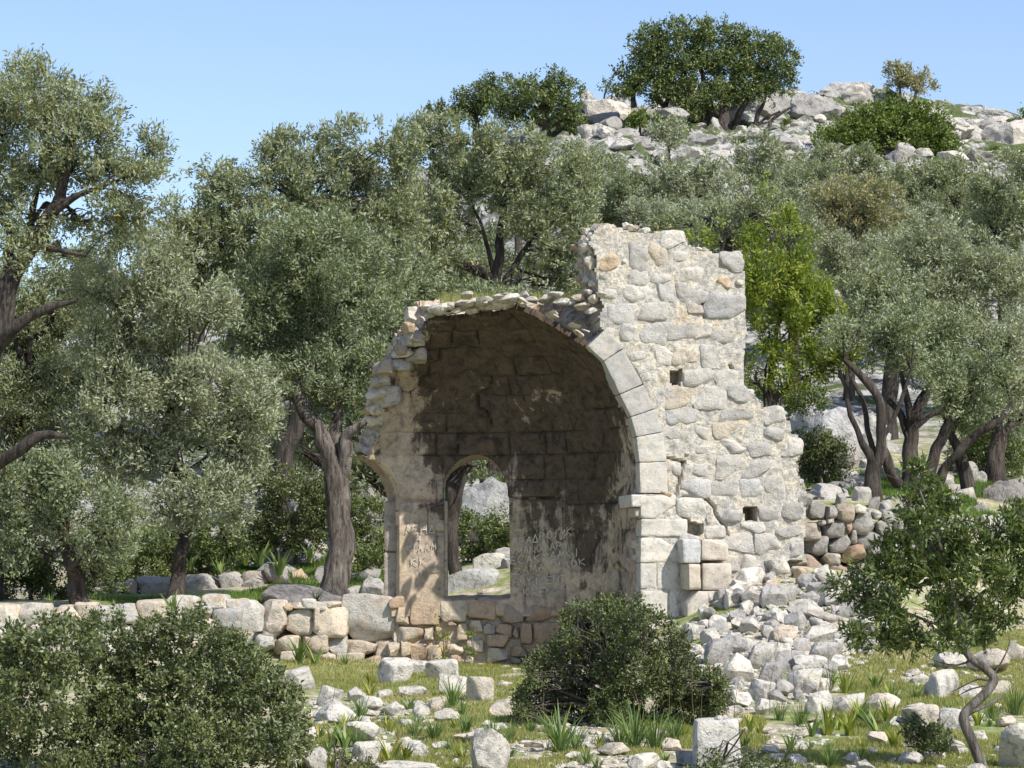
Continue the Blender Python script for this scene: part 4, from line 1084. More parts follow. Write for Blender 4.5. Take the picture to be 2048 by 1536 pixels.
while len(pts) < 5000:
    px, py = r.uniform(560, 2070), 1320 + 230 * r.random() ** 0.8
    if py < 1400 and px < 1060 and r.random() < 0.93: continue
    if 1300 < px and py > 1400 and r.random() < 0.55: continue
    if noise(np.array([px / 90, py / 30, 0.5])) < -0.15: continue
    if 1370 < px < 1760 and py < 1400: pass
    Y = 1.48 / ((py - 1150) / FPX); pts.append((px, py)); sz_.append(4 + 17 * r.random() ** 2.5)
yy = []
for (px, py), s in zip(pts, sz_):
    Y = 20.8 if py > 1536 else float(np.interp(py, [1322, 1372, 1424, 1536, 1560], [37.0, 30.5, 26.2, 20.8, 20]))
    yy.append(Y)
pp = P(np.array([p[0] for p in pts]), np.array([p[1] for p in pts]), np.array(yy)); pp[:, 2] = ground(pp[:, 0], pp[:, 1])
joined_rocks('gravel', pp, np.array(sz_) * pp[:, 1] / FPX / 2, M_ROCK, 4)
# fine debris of the heap
pts = []
while len(pts) < 1800:
    x, y = r.uniform(1372, 1800), r.uniform(1115, 1430)
    if inpoly(np.array(x), np.array(y), HEAPP): pts.append((x, y))
pp = P(np.array([p[0] for p in pts]), np.array([p[1] for p in pts]), np.interp([p[1] for p in pts], [1115, 1290, 1424], [36, 31.6, 27])); pp[:, 2] = ground(pp[:, 0], pp[:, 1])
joined_rocks('heap_debris', pp, (5 + 20 * r.random(len(pp)) ** 2.2) * pp[:, 1] / FPX / 2, M_ROCK, 5)

# scattered medium stones in the foreground
fr = random.Random(8); n = 0
while n < 95:
    px, py = fr.uniform(610, 2048), fr.uniform(1400, 1545)
    if noise(np.array([px / 90, py / 30, 0.5])) < -0.1 and fr.random() < .8: continue
    if 1060 < px < 1440 and py < 1470: continue
    w = fr.uniform(15, 44); n += 1
    rock(px, py, w, w * fr.uniform(.4, .7), None, 'small pale limestone piece lying loose on the stony foreground', 'small stones on the stony foreground', 'rock', PALE, 'r')

# behind the ruin
for (x, y, w, h, Y, lab, kind, pal) in [
    (945, 1200, 108, 70, 41.0, 'big rough grey boulder with a dark hollow filling the lower left of the window view', 'b', [(0.50, 0.50, 0.48)]), (978, 1138, 66, 34, 43.0, 'flat topped pale block behind the big boulder, seen through the window', 'b', PALE[:1]),
    (1024, 1196, 50, 84, 42.2, 'upright streaked grey rock at the right side of the window view', 'b', GREY[1:2]), (996, 1206, 84, 34, 40.2, 'cream slab leaning towards the window sill', 'r', PALE[4:]), (975, 1075, 170, 130, 48.0, 'huge smooth grey boulder seen through the arched window', 'B', [(0.40, 0.40, 0.39)]),
    (1000, 1100, 90, 60, 46.5, 'knobbly rock beside the shrub seen through the window', 'r', [(0.40, 0.35, 0.30)]), (744, 1204, 48, 54, 41.0, 'round grey boulder just left of the window pier', 'r', GREY[1:]), (707, 1204, 42, 36, 41.0, 'smaller smooth grey boulder right of the pale olive trunk', 'r', GREY),
    (716, 1158, 30, 16, 45.0, 'small dark round stone in the grass between trunk and pier', 'r', GREY), (612, 1204, 190, 34, 40.4, 'flat grey slab sloping up to the foot of the pale olive trunk', 'r', [(0.34, 0.31, 0.28)]), (585, 1128, 130, 62, 47.5, 'jagged light grey outcrop left of the pale olive trunk', 'B', GREY[1:2]),
    (600, 1152, 44, 18, 45.5, 'flat brown stone on the end of the field wall', 'r', WARM), (640, 1010, 130, 90, 54.0, 'smooth dark grey boulder behind the pale olive trunk', 'B', GREY), (740, 1050, 90, 90, 54.0, 'grey rock face behind the broken left window', 'B', GREY), (740, 1120, 60, 60, 50.0, 'mossy rock behind the broken left window', 'r', GREY),
    (560, 1148, 100, 26, 46.5, 'low cracked outcrop behind the field wall', 'r', GREY[1:2]), (1650, 960, 150, 165, 50.0, 'tall pale boulder behind the right end of the ruin', 'B', [(0.52, 0.51, 0.49)]), (1695, 985, 110, 110, 46.5, 'rounded grey boulder left of the forked trunks', 'B', GREY[1:2]),
    (1665, 1022, 96, 60, 41.5, 'low dark grey rock just above the dry stone wall', 'r', GREY[1:2]), (1800, 985, 110, 110, 48.0, 'layered grey boulder between the forked trunks', 'B', GREY[1:2]), (2020, 1050, 130, 100, 42.5, 'big smooth brown grey boulder at the right edge behind the mastic shrub', 'B', [(0.30, 0.27, 0.25)]),
    (1945, 1044, 60, 34, 41.2, 'light grey rock to the left of the big brown boulder', 'r', GREY[1:2]), (1985, 1070, 66, 44, 40.2, 'pale bluish rock showing above the mastic shrub', 'r', PALE[3:4]), (1915, 1010, 60, 30, 44.0, 'mossy pale rock by the foot of the leaning trunk', 'r', PALE[3:4]), (1590, 1010, 60, 60, 42.0, 'dark rock tucked behind the right edge of the ruin', 'r', GREY),
    (1790, 1030, 60, 40, 41.0, 'grey rock behind the top of the dry stone wall', 'r', GREY), (2040, 960, 60, 60, 47.0, 'white rock at the right edge in front of the dark thicket', 'r', PALE[:1]), (1740, 900, 120, 90, 52.0, 'pale boulder behind the forked trunks', 'B', PALE[3:4]), (1860, 960, 90, 80, 51.0, 'grey boulder behind the pale leaning trunk', 'B', GREY[1:2])]:
    rock(x, y, w, h, Y, lab, 'boulders behind the ruin', 'boulder', pal, kind, name='boulder')
kr = random.Random(17)
for i in range(26):                                            # stones lying along the top of the terrace behind the dry stone wall
    x_ = 1620 + i * 16 + kr.uniform(-6, 6); Yk = kr.uniform(38.0, 39.6); xw = (x_ - 1024) / FPX * Yk; g = float(ground(xw, Yk)); q_ = proj(np.array([xw, Yk, g]))
    rock(float(q_[0]), float(q_[1]), kr.uniform(22, 50), kr.uniform(14, 30), Yk, 'grey stone lying on the terrace edge above the dry stone wall', 'stones on the terrace edge above the dry stone wall', 'rock', GREY, 'r')
for i in range(60):
    left = i % 3 == 0
    px = kr.uniform(430, 1020) if left else kr.uniform(1600, 2060); Yk = kr.uniform(42.5, 52) if left else kr.uniform(39.5, 50)
    x = (px - 1024) / FPX * Yk; g = float(ground(x, Yk)); q_ = proj(np.array([x, Yk, g]))
    rock(float(q_[0]), float(q_[1]), kr.uniform(24, 64), kr.uniform(14, 36), Yk, 'half buried grey stone lying under the trees behind the ruin', 'stones under the trees behind the ruin', 'rock', GREY + PALE[3:4], 'r')
# hilltop
HB = 'boulders on the hilltop'
for (x, y, w, h, Y, lab) in [
    (1222, 275, 120, 90, 112, 'large rounded boulder at the left end of the rocky crest'), (1178, 205, 34, 34, 114, 'small pale rock on the skyline left of the large oak'), (1640, 255, 110, 80, 112, 'steep white crag right of the large oak'), (1700, 210, 110, 56, 116, 'jagged white summit rock below the pinnacle'),
    (1722, 184, 52, 26, 116, 'little rock pinnacle at the very top of the hill'), (1680, 250, 90, 50, 113, 'whitish rock mass above the green bush'), (1945, 330, 130, 100, 111, 'long white rock slope right of the green bush'), (2020, 330, 110, 96, 109, 'grey white crag at the right edge of the hill'),
    (2010, 285, 70, 44, 113, 'low rock on the skyline at far right'), (1900, 265, 60, 34, 114, 'low pale rock behind the green bush'), (1560, 300, 110, 44, 108, 'pale ledge below the oak trunks'), (1490, 285, 90, 40, 110, 'grey boulder at the foot of the oak trunks'), (1610, 310, 110, 50, 105, 'knobbly white rock above the olives'),
    (1250, 310, 120, 50, 106, 'rough ledge below the dark green bush'), (1200, 300, 90, 60, 106, 'split white rock at the left of the crest slope'), (1440, 330, 140, 34, 102, 'sloping sheet of bare white rock'), (1360, 215, 120, 60, 116, 'rock behind the left limbs of the large oak'), (1540, 240, 120, 70, 115, 'rock behind the right limbs of the large oak'),
    (1290, 350, 110, 30, 101, 'flat white rock near the little olive'), (1185, 345, 80, 40, 100, 'grey rock above the olive crowns'), (1890, 380, 130, 60, 103, 'pale rock under the right end of the green bush'), (1980, 400, 130, 60, 102, 'white rock between bush and right edge'), (1600, 340, 100, 30, 101, 'smooth whitish rock hump over the olives')]:
    rock(x, y, w, h, Y, lab, HB, 'boulder', PALE[1:4] + GREY[1:2], 'B', name='boulder', sink=.2)
hr2 = random.Random(14)
for i in range(150):
    px = hr2.uniform(1150, 2060); py = hr2.uniform(215, 380)
    Yh = float(np.interp(py, [215, 260, 330, 390], [115, 111, 102, 96])) + hr2.uniform(-1, 1)
    p = P(px, py, Yh); g = float(ground(p[0], p[1]))
    w = hr2.uniform(18, 70); s = p[1] / FPX / 2
    o = obj('boulder', hr2.choice(BIG + ROCKS), None, None, hr2.choice(PALE[1:4] + GREY[1:]))
    o.scale = (w * s, w * s * hr2.uniform(.7, 1.2), w * s * hr2.uniform(.4, .8)); o.rotation_euler = (hr2.uniform(-.2, .2), hr2.uniform(-.2, .2), hr2.uniform(-3, 3))
    o.location = (p[0], p[1], g + o.scale[2] * .3); tag(o, 'weathered limestone boulder half buried on the rocky hilltop slope', 'boulder', 'small boulders on the hill slope')
# ------------------------------------------------------------------ trees and shrubs
def tubes(lines, sides=7, wob=0.04, seed=0):
    """lines: list of (pts (n,3), radii (n,)) -> vertices, faces"""
    V = []; F = []; c = 0
    for pts, rad in lines:
        pts = np.asarray(pts, float); rad = np.asarray(rad, float)
        n = len(pts)
        if n > 2:                                               # smooth
            m = (n - 1) * (5 if rad.max() > .03 else 2) + 1; t = np.linspace(0, n - 1, m); i = np.clip(t.astype(int), 0, n - 2); f = (t - i)[:, None]
            pm = np.concatenate([[2 * pts[0] - pts[1]], pts, [2 * pts[-1] - pts[-2]]])
            p0, p1, p2, p3 = pm[i], pm[i + 1], pm[i + 2], pm[i + 3]
            q = 0.5 * (2 * p1 + (p2 - p0) * f + (2 * p0 - 5 * p1 + 4 * p2 - p3) * f ** 2 + (3 * p1 - p0 - 3 * p2 + p3) * f ** 3)
            rr = np.interp(t, np.arange(n), rad); pts, rad, n = q, rr, m
        rm = rad.max()
        pts = pts + np.stack([fbm(pts * 2.2 + seed, 2, 51), fbm(pts * 2.2 + seed, 2, 52), 0 * rad], -1) * min(wob * 3, rm * 0.8)
        tg = np.gradient(pts, axis=0); tg /= np.linalg.norm(tg, axis=1)[:, None] + 1e-9
        ref = np.array([0.3, 0.9, 0.2]); a = np.cross(tg, ref); a /= np.linalg.norm(a, axis=1)[:, None] + 1e-9; b = np.cross(tg, a)
        k = sides if rm > 0.03 else 3
        th = np.arange(k) / k * 2 * math.pi
        ring = pts[:, None] + (np.cos(th)[None, :, None] * a[:, None] + np.sin(th)[None, :, None] * b[:, None]) * rad[:, None, None]
        if rm > 0.05:
            d = ring - pts[:, None]
            ring = ring + d * (fbm(ring * np.array([7, 7, 1.6]), 3, 53) * 0.35)[..., None]
        V.append(ring.reshape(-1, 3))
        i = np.arange((n - 1) * k); r_, j = i // k, i % k
        F.append(np.stack([c + r_ * k + j, c + r_ * k + (j + 1) % k, c + (r_ + 1) * k + (j + 1) % k, c + (r_ + 1) * k + j], -1)); c += n * k
    return np.concatenate(V), np.concatenate(F)

LEAFCOUNT = [0]; DM, LS = 2.0, 1.32
def crown_mesh(name, lobes, L, W, dens, sig, seed, out_w=0.5, up_w=0.45, rnd_w=1.0, gap=-0.25, npc=34, shell=0.5, droop=0.0, fill=0.22):
    """lobes: (centre, radii) ; leaves grouped in sprigs spread through each lobe, thickest at its surface"""
    r = np.random.default_rng(seed); L = L * LS; W = W * LS; dens = dens * DM
    allc = []; alld = []; allr = []; allf = []
    for (cen, rad) in lobes:
        rad = rad * 1.08; A = math.pi * rad[0] * rad[2]
        N = int(dens * A * 4 / (L * W * 0.5))
        nc = max(3, N // npc)
        d = r.normal(size=(nc * 2, 3)); d /= np.linalg.norm(d, axis=1)[:, None]
        d[:, 1] = np.where(d[:, 1] > 0.35, d[:, 1] - 1.0 * (r.random(len(d)) < .4), d[:, 1]); d /= np.linalg.norm(d, axis=1)[:, None]
        rr = 1 - shell * r.random(nc * 2) ** 1.7
        inner = r.random(nc * 2) < fill
        rr = np.where(inner, r.random(nc * 2) * 0.6, rr)
        lump = 1 + 0.28 * fbm(cen + d * 1.7 / max(0.3, 1) + 9.1, 2, 61)
        c = cen + d * rad * (rr * lump)[:, None]
        keep = noise(c * 1.9 / max(0.35, rad[0] ** 0.5), 62) > gap
        c, d, rr = c[keep][:nc], d[keep][:nc], rr[keep][:nc]
        allc.append(c); alld.append(d); allr.append(rr)
    c = np.concatenate(allc); d = np.concatenate(alld)
    m = len(c)
    axis = d * out_w + np.array([0, 0, up_w]) + r.normal(size=(m, 3)) * 0.45; axis /= np.linalg.norm(axis, axis=1)[:, None]
    n = m * npc
    ci = np.repeat(np.arange(m), npc)
    # a sprig: leaves along a short twig, splayed
    t = r.random(n)
    pos = c[ci] + axis[ci] * ((t - 0.35) * sig * 2.6)[:, None] + r.normal(size=(n, 3)) * sig * 0.55
    dr = axis[ci] * 0.8 + r.normal(size=(n, 3)) * 0.55 * rnd_w + np.array([0, 0, -droop]); dr /= np.linalg.norm(dr, axis=1)[:, None]
    sd_ = np.cross(dr, r.normal(size=(n, 3))); sd_ /= np.linalg.norm(sd_, axis=1)[:, None] + 1e-9
    ll = (L * r.uniform(.65, 1.2, n))[:, None]; ww = (W * r.uniform(.7, 1.2, n))[:, None] / 2
    v = np.stack([pos, pos + dr * ll * 0.45 + sd_ * ww, pos + dr * ll, pos + dr * ll * 0.45 - sd_ * ww], 1).reshape(-1, 3)
    F = np.arange(n * 4).reshape(-1, 4)
    cr_ = r.normal(0.5, 0.13, m)
    at = np.clip(cr_[ci] + r.normal(0, 0.16, n), 0, 0.96); at = np.where(r.random(n) < 0.012, 1.0, at)
    LEAFCOUNT[0] += n
    return mesh_np(name, v, F, False, attr=at), c, axis

def plant(name, label, cat, base, Y, trunks, lobes, mat, bark=None, L=0.062, W=0.02, dens=0.62, sig=0.085, npc=30, group=None, seed=1, limbs=True, twigs=6, **kw):
    """trunks: list of (polyline [(px,py,dY,radius m)...]); lobes: (px,py,rx,ry[,dY[,ry_depth]]) in photograph pixels at distance Y"""
    root = thing(name, label, cat, group)
    bp = P(*base, Y) if len(base) == 2 else np.array(base)
    rr = np.random.default_rng(seed + 500)
    Lb = []
    for l in lobes:
        dY = l[4] if len(l) > 4 else float(rr.uniform(-.5, .5))
        s = (Y + dY) / FPX
        Lb.append((P(l[0], l[1], Y + dY), np.array([l[2] * s, (l[2] + l[3]) / 2 * s * 0.95, l[3] * s])))
    lines = []; nodes = []
    for tr in trunks:
        pts = np.array([P(a[0], a[1], Y + a[2]) for a in tr]); rad = np.array([a[3] for a in tr])
        if tr is trunks[0]:
            g0 = float(ground(pts[0][0], pts[0][1]))
            if pts[0][2] > g0 - 0.05:
                bp = np.array([pts[0][0], pts[0][1], g0]); pts = np.concatenate([[[pts[0][0], pts[0][1], g0 - 0.15]], pts]); rad = np.concatenate([[rad[0] * 1.15], rad])
        lines.append((pts, rad))
        for p, q in zip(pts[1:], rad[1:]): nodes.append((p, q))
    me, cc, ax = crown_mesh('crown', Lb, L, W, dens, sig, seed, npc=npc, **kw)
    shift(me, bp)
    crown = obj('crown', me, mat, root, loc=bp)
    if limbs and nodes:
        npos = np.array([p for p, _ in nodes])
        for (cen, rad) in Lb:
            j = int(np.argmin(np.linalg.norm(npos - cen, axis=1) + np.maximum(0, npos[:, 2] - cen[2]) * 1.2)); a = npos[j]
            r0 = min(nodes[j][1] * .7, 0.09)
            mid = (a + cen) / 2 + np.array([rr.normal() * .12, rr.normal() * .12, 0.1 + abs(rr.normal()) * .1])
            lines.append((np.array([a, mid, cen + np.array([0, 0, rad[2] * .2])]), np.array([r0, r0 * .6, r0 * .3])))
            for _ in range(twigs):
                d = rr.normal(size=3); d[2] = abs(d[2]) * .8; d /= np.linalg.norm(d)
                e = cen + d * rad * 0.92; st = a + (cen - a) * rr.uniform(.35, 1.0)
                mm = (st + e) / 2 + rr.normal(size=3) * .07
                lines.append((np.array([st, mm, e]), np.array([r0 * .33, r0 * .2, 0.004])))
    if lines:
        V, F = tubes(lines, 9, seed=seed)
        me = mesh_np('trunk', V - bp, F, True)
        obj('trunk', me, bark or M_BARK, root, loc=bp)
    root['_base'] = [float(t) for t in bp]
    return root

OT = 'olive trees around the ruin'
# 1 tall olive at the left edge
plant('olive_tree', 'tall olive at the left edge with dark forking limbs and loose crown against sky', 'tree', (-90, 1190), 38.0,
      [[(-90, 1190, 0, .30), (-70, 900, 0, .24), (-30, 740, 0, .20), (0, 640, 0, .17), (20, 560, 0, .15), (70, 490, 0, .13), (100, 430, -.1, .10), (125, 370, -.2, .07), (150, 310, -.3, .04), (160, 240, -.3, .02)],
       [(30, 545, 0, .12), (15, 480, .2, .08), (-10, 400, .3, .05), (10, 300, .2, .03)], [(100, 430, -.1, .07), (150, 395, -.3, .05), (200, 375, -.4, .03), (270, 350, -.4, .02)],
       [(60, 500, 0, .08), (60, 440, .3, .06), (75, 380, .4, .04), (90, 300, .3, .02)], [(75, 490, 0, .06), (120, 500, -.2, .04), (170, 512, -.2, .02)],
       [(-30, 720, 0, .12), (20, 660, -.5, .09), (80, 622, -.7, .07), (150, 600, -.8, .03)], [(-60, 960, 0, .13), (0, 920, -.4, .10), (50, 895, -.6, .09), (90, 870, -.7, .07), (150, 875, -.8, .03)]],
      [(60, 150, 50, 36), (70, 440, 50, 40), (30, 500, 50, 36), (130, 520, 50, 30), (280, 420, 50, 34), (310, 290, 30, 30), (140, 270, 70, 50), (60, 175, 60, 55), (110, 180, 50, 45), (180, 215, 60, 50), (20, 230, 60, 60), (-40, 230, 60, 80), (90, 260, 80, 60), (200, 280, 50, 60), (150, 330, 70, 50), (230, 340, 50, 40), (300, 320, 30, 45), (60, 340, 70, 50), (-20, 350, 60, 60), (290, 360, 50, 30), (230, 400, 50, 28), (20, 410, 40, 40), (160, 440, 40, 26), (230, 460, 50, 30)],
      L_OLIVE, seed=11, dens=0.50, gap=-0.22, twigs=10, L=0.07, W=0.021)
# 2, 3 bright low olives in front, left
plant('olive_tree', 'silvery spreading olive whose sunlit crown hangs over the left terrace wall', 'tree', (350, 1192), 39.5,
      [[(350, 1192, 0, .13), (350, 1150, 0, .11), (358, 1100, 0, .10), (365, 1040, .2, .09), (350, 960, .3, .07), (330, 860, .2, .05)], [(360, 1080, 0, .07), (410, 1000, .1, .05), (450, 920, 0, .03)], [(350, 960, .3, .05), (270, 880, 0, .04), (200, 840, -.2, .03)]],
      [(300, 530, 90, 60), (250, 480, 70, 40), (370, 600, 70, 50), (440, 610, 40, 40), (280, 620, 90, 60), (200, 590, 60, 50), (330, 700, 90, 60), (230, 700, 80, 60), (420, 760, 70, 50), (490, 770, 50, 40), (330, 800, 90, 60), (250, 790, 80, 60), (460, 840, 80, 50), (520, 840, 40, 50), (390, 900, 90, 60), (480, 920, 50, 60), (300, 900, 80, 60), (410, 980, 80, 50), (340, 1030, 50, 40), (220, 920, 70, 60), (160, 860, 60, 50), (455, 1010, 40, 50), (530, 800, 26, 40)],
      L_OLIVEP, seed=12, dens=0.60, gap=-0.3)
plant('olive_tree', 'small shady olive with a straight trunk behind the left part of the terrace wall', 'tree', (160, 1206), 38.6,
      [[(160, 1206, 0, .15), (158, 1160, 0, .13), (150, 1120, 0, .11), (130, 1070, .1, .08), (100, 1010, .1, .05)], [(150, 1130, 0, .07), (190, 1090, 0, .05), (230, 1050, 0, .03)]],
      [(180, 1090, 60, 40), (230, 1080, 45, 45), (120, 1030, 70, 50), (60, 1050, 50, 50), (190, 1020, 70, 50), (250, 1020, 50, 40), (140, 950, 70, 50), (60, 960, 60, 50), (10, 1040, 50, 50), (30, 1110, 40, 36), (215, 1130, 24, 24), (0, 960, 50, 50)],
      L_OLIVED, seed=13, dens=0.55, gap=-0.2)
plant('olive_tree', 'dense olive crown filling the left edge halfway up the picture', 'tree', (-20, 1190), 41.5,
      [[(-20, 1190, 0, .2), (0, 1000, 0, .17), (20, 850, 0, .12), (50, 760, 0, .08)]],
      [(40, 700, 80, 60), (130, 670, 80, 60), (60, 780, 90, 60), (150, 760, 80, 60), (40, 860, 80, 60), (140, 830, 80, 60), (-30, 760, 70, 80), (40, 620, 70, 50), (110, 560, 70, 50), (40, 920, 80, 40), (130, 900, 70, 50), (170, 540, 60, 50), (-10, 560, 50, 40)],
      L_OLIVE, seed=14, dens=0.5, gap=-0.2)
# 4 pale trunk olive
plant('olive_tree', 'olive with a thick pale grey trunk splitting into a wide V left of the apse', 'tree', (668, 1198), 41.0,
      [[(662, 1200, 0, .25), (668, 1150, 0, .215), (674, 1080, 0, .195), (676, 1010, 0, .19), (672, 960, 0, .20), (660, 915, 0, .15), (640, 870, 0, .135), (612, 830, 0, .125), (592, 790, .1, .12), (578, 740, .2, .10), (570, 660, .3, .07), (560, 560, .3, .04)],
       [(674, 965, 0, .15), (684, 920, -.05, .13), (688, 885, -.1, .11), (705, 868, -.15, .085), (728, 852, -.2, .07), (750, 830, -.2, .05), (770, 790, -.2, .03)],
       [(682, 925, 0, .10), (670, 880, .1, .09), (676, 820, .2, .07), (690, 740, .2, .05), (670, 640, .2, .03)], [(590, 790, .1, .07), (550, 800, -.1, .05), (520, 830, -.2, .03)]],
      [(560, 570, 80, 60), (640, 560, 90, 60), (700, 600, 70, 60), (600, 650, 80, 60), (680, 690, 80, 60), (740, 660, 50, 50), (560, 690, 60, 60), (620, 740, 70, 50), (700, 770, 60, 50), (740, 750, 30, 60), (510, 620, 60, 60), (660, 480, 90, 50), (590, 480, 80, 50), (720, 520, 60, 50), (640, 810, 40, 30), (490, 690, 50, 40)],
      L_OLIVED, bark=M_BARKP, seed=15, dens=0.58, gap=-0.25)
plant('olive_tree', 'big olive behind the pale trunk one, its top reaching the sky in the left centre', 'tree', (560, 960), 48.0,
      [[(556, 1000, 0, .2), (570, 900, 0, .17), (590, 850, 0, .15), (600, 700, .2, .12), (600, 560, .2, .08), (610, 420, 0, .05)]],
      [(780, 290, 60, 40), (770, 350, 60, 50), (385, 440, 50, 50), (360, 500, 50, 50), (400, 540, 60, 50), (430, 350, 50, 36), (470, 400, 70, 50), (550, 300, 36, 40), (600, 310, 70, 50), (690, 290, 60, 45), (650, 360, 90, 60), (560, 390, 80, 60), (740, 340, 60, 50), (460, 470, 80, 60), (540, 470, 80, 60), (730, 420, 80, 60), (650, 440, 80, 50), (480, 560, 60, 60), (780, 480, 70, 60), (760, 560, 60, 60), (420, 430, 40, 40), (800, 400, 50, 50), (390, 500, 60, 60), (420, 600, 60, 60)],
      L_OLIVE, seed=16, dens=0.55, gap=-0.28, L=0.075, W=0.025)
plant('olive_tree', 'olive with a slender twin trunk rising above the grassy top of the apse', 'tree', (1000, 640), 52.0,
      [[(985, 780, 0, .16), (988, 640, 0, .14), (990, 560, 0, .11), (1000, 500, 0, .09), (1000, 430, 0, .07), (1010, 360, 0, .05), (1040, 300, 0, .02)], [(1000, 640, 0, .12), (1008, 570, 0, .09), (1040, 510, -.1, .06), (1070, 470, 0, .03)], [(990, 560, 0, .06), (970, 470, 0, .04), (940, 400, 0, .02)]],
      [(830, 280, 50, 45), (880, 270, 60, 40), (950, 280, 60, 40), (1030, 300, 70, 50), (880, 350, 80, 60), (960, 360, 80, 60), (1060, 370, 70, 50), (1110, 340, 50, 50), (1120, 430, 60, 60), (840, 420, 60, 60), (900, 460, 80, 50), (860, 530, 70, 50), (930, 540, 50, 40), (1060, 450, 60, 40), (1110, 510, 60, 50), (1080, 560, 60, 30), (1160, 380, 40, 60), (1170, 480, 40, 60), (1150, 570, 40, 30)],
      L_OLIVE, seed=17, dens=0.5, gap=-0.25, L=0.08, W=0.027)
plant('olive_tree', 'dark low olive filling the gap between the pale trunk tree and the apse top', 'tree', (800, 1000), 50.0,
      [[(800, 1000, 0, .18), (810, 800, 0, .14), (820, 650, 0, .08)]],
      [(800, 620, 70, 60), (860, 590, 60, 50), (780, 700, 50, 60), (740, 800, 50, 60), (820, 560, 70, 50), (950, 600, 60, 30), (880, 640, 60, 40), (760, 880, 40, 60), (1040, 600, 60, 30), (700, 880, 60, 60), (600, 880, 60, 60), (540, 900, 50, 50), (740, 950, 50, 40)],
      L_OLIVED, seed=18, dens=0.55, gap=-0.3, L=0.08, W=0.027)

# right hand olives on the slope: each its own crown
RT = [('olive', (1200, 420), 74, [(1200, 360, 50, 50), (1240, 400, 70, 50), (1190, 440, 50, 50), (1260, 450, 60, 50), (1310, 410, 50, 40)], L_OLIVE, 'olive just left above the top of the tall wall'),
      ('olive', (1390, 440), 73, [(1390, 350, 60, 40), (1440, 380, 60, 40), (1350, 400, 60, 50), (1420, 430, 60, 50), (1370, 460, 60, 40), (1310, 350, 40, 30)], L_OLIVEP, 'greyish olive standing above the middle of the tall wall'),
      ('olive', (1540, 420), 76, [(1520, 310, 50, 36), (1560, 330, 60, 36), (1500, 360, 60, 40), (1580, 380, 60, 40), (1540, 420, 60, 40)], L_OLIVEP, 'silvery olive below the left part of the green hilltop bush'),
      ('olive', (1650, 380), 78, [(1640, 330, 50, 40), (1690, 320, 60, 36), (1740, 350, 50, 36), (1650, 390, 60, 40), (1780, 350, 50, 30)], L_OLIVE, 'olive whose top overlaps the green hilltop bush'),
      ('olive', (1700, 460), 64, [(1660, 410, 40, 40), (1700, 400, 60, 40), (1760, 410, 50, 40), (1680, 460, 60, 50), (1740, 470, 60, 50), (1650, 500, 40, 50), (1710, 530, 60, 40)], L_OLIVEY, 'thin olive with yellowing leaves in the middle of the right slope'),
      ('olive', (1860, 420), 70, [(1840, 350, 60, 36), (1900, 360, 60, 36), (1950, 370, 50, 40), (1820, 400, 60, 40), (1880, 420, 70, 50), (1800, 450, 50, 40)], L_OLIVE, 'broad olive high on the right slope'),
      ('olive', (2010, 420), 63, [(1990, 370, 50, 45), (2040, 340, 50, 40), (2040, 410, 50, 50), (1980, 450, 60, 50), (2050, 480, 50, 50)], L_OLIVE, 'olive with a high crown at the right edge'),
      ('olive', (1900, 560), 56, [(1880, 490, 70, 50), (1820, 520, 60, 50), (1950, 520, 60, 50), (1900, 570, 80, 50), (1990, 560, 60, 50), (2040, 590, 50, 60), (1850, 600, 60, 50), (1940, 630, 70, 50)], L_OLIVEP, 'large dense olive right of the yellowing one'),
      ('olive', (1780, 620), 52, [(1760, 560, 50, 50), (1780, 620, 60, 50), (1730, 620, 50, 50), (1820, 660, 60, 40), (1710, 590, 40, 40)], L_OLIVE, 'olive directly above the forked trunks'),
      ('olive', (1990, 700), 44, [(1960, 660, 50, 40), (2020, 680, 60, 50), (1990, 740, 60, 50), (2040, 770, 40, 50), (1940, 720, 50, 40), (1980, 800, 40, 40), (2040, 840, 30, 40)], L_OLIVEP, 'silvery low olive at the right edge'),
      ('shrub', (1450, 480), 58, [(1420, 450, 50, 30), (1480, 440, 50, 36), (1540, 430, 50, 40), (1450, 480, 60, 26), (1340, 450, 50, 20), (1600, 450, 40, 40)], L_OLIVE, 'grey thin tree just behind the top right corner of the tall wall')]
for i, (kk, base, Y, lob, mat, lab) in enumerate(RT):
    x0 = base[0]; yb = max(l[1] + l[3] for l in lob)
    plant('olive_tree', lab, 'tree', (x0, yb + 40), Y, [[(x0, yb + 60, 0, .16), (x0 + 6, yb, 0, .13), (x0 - 8, yb - 50, 0, .09), (x0 + 10, yb - 100, 0, .04)]], lob, mat, seed=30 + i,
          dens=0.5, gap=-0.3, L=0.062 * Y / 44, W=0.021 * Y / 44, sig=0.095, group=None, twigs=5)
# olives further up the slope: three trees, copied with their parts
protos = []
for i in range(3):
    rb = random.Random(70 + i); lob = []
    for k in range(11):
        a = rb.uniform(0, 6.28); q = rb.uniform(0, 1.5); lob.append((1024 + math.cos(a) * q * 52, 560 - rb.uniform(.0, 1.0) * 90 * (1.2 - q * .4), rb.uniform(36, 52), rb.uniform(28, 40), math.sin(a) * q))
    t = plant('olive_tree', 'olive tree growing on the slope behind the front row of trees', 'tree', (1024, 690), 60.0, [[(1024, 690, 0, .16), (1028, 640, 0, .13), (1018, 600, 0, .1), (1026, 550, 0, .06)], [(1026, 630, 0, .09), (1050, 580, .2, .05)], [(1022, 620, 0, .08), (995, 575, -.3, .05)]],
              lob, [L_OLIVE, L_OLIVED, L_OLIVEP][i], seed=70 + i, dens=0.42, gap=-0.4, L=0.085, W=0.032, sig=0.11, group='olives on the slope behind', twigs=3)
    protos.append(t)
sr = random.Random(31)
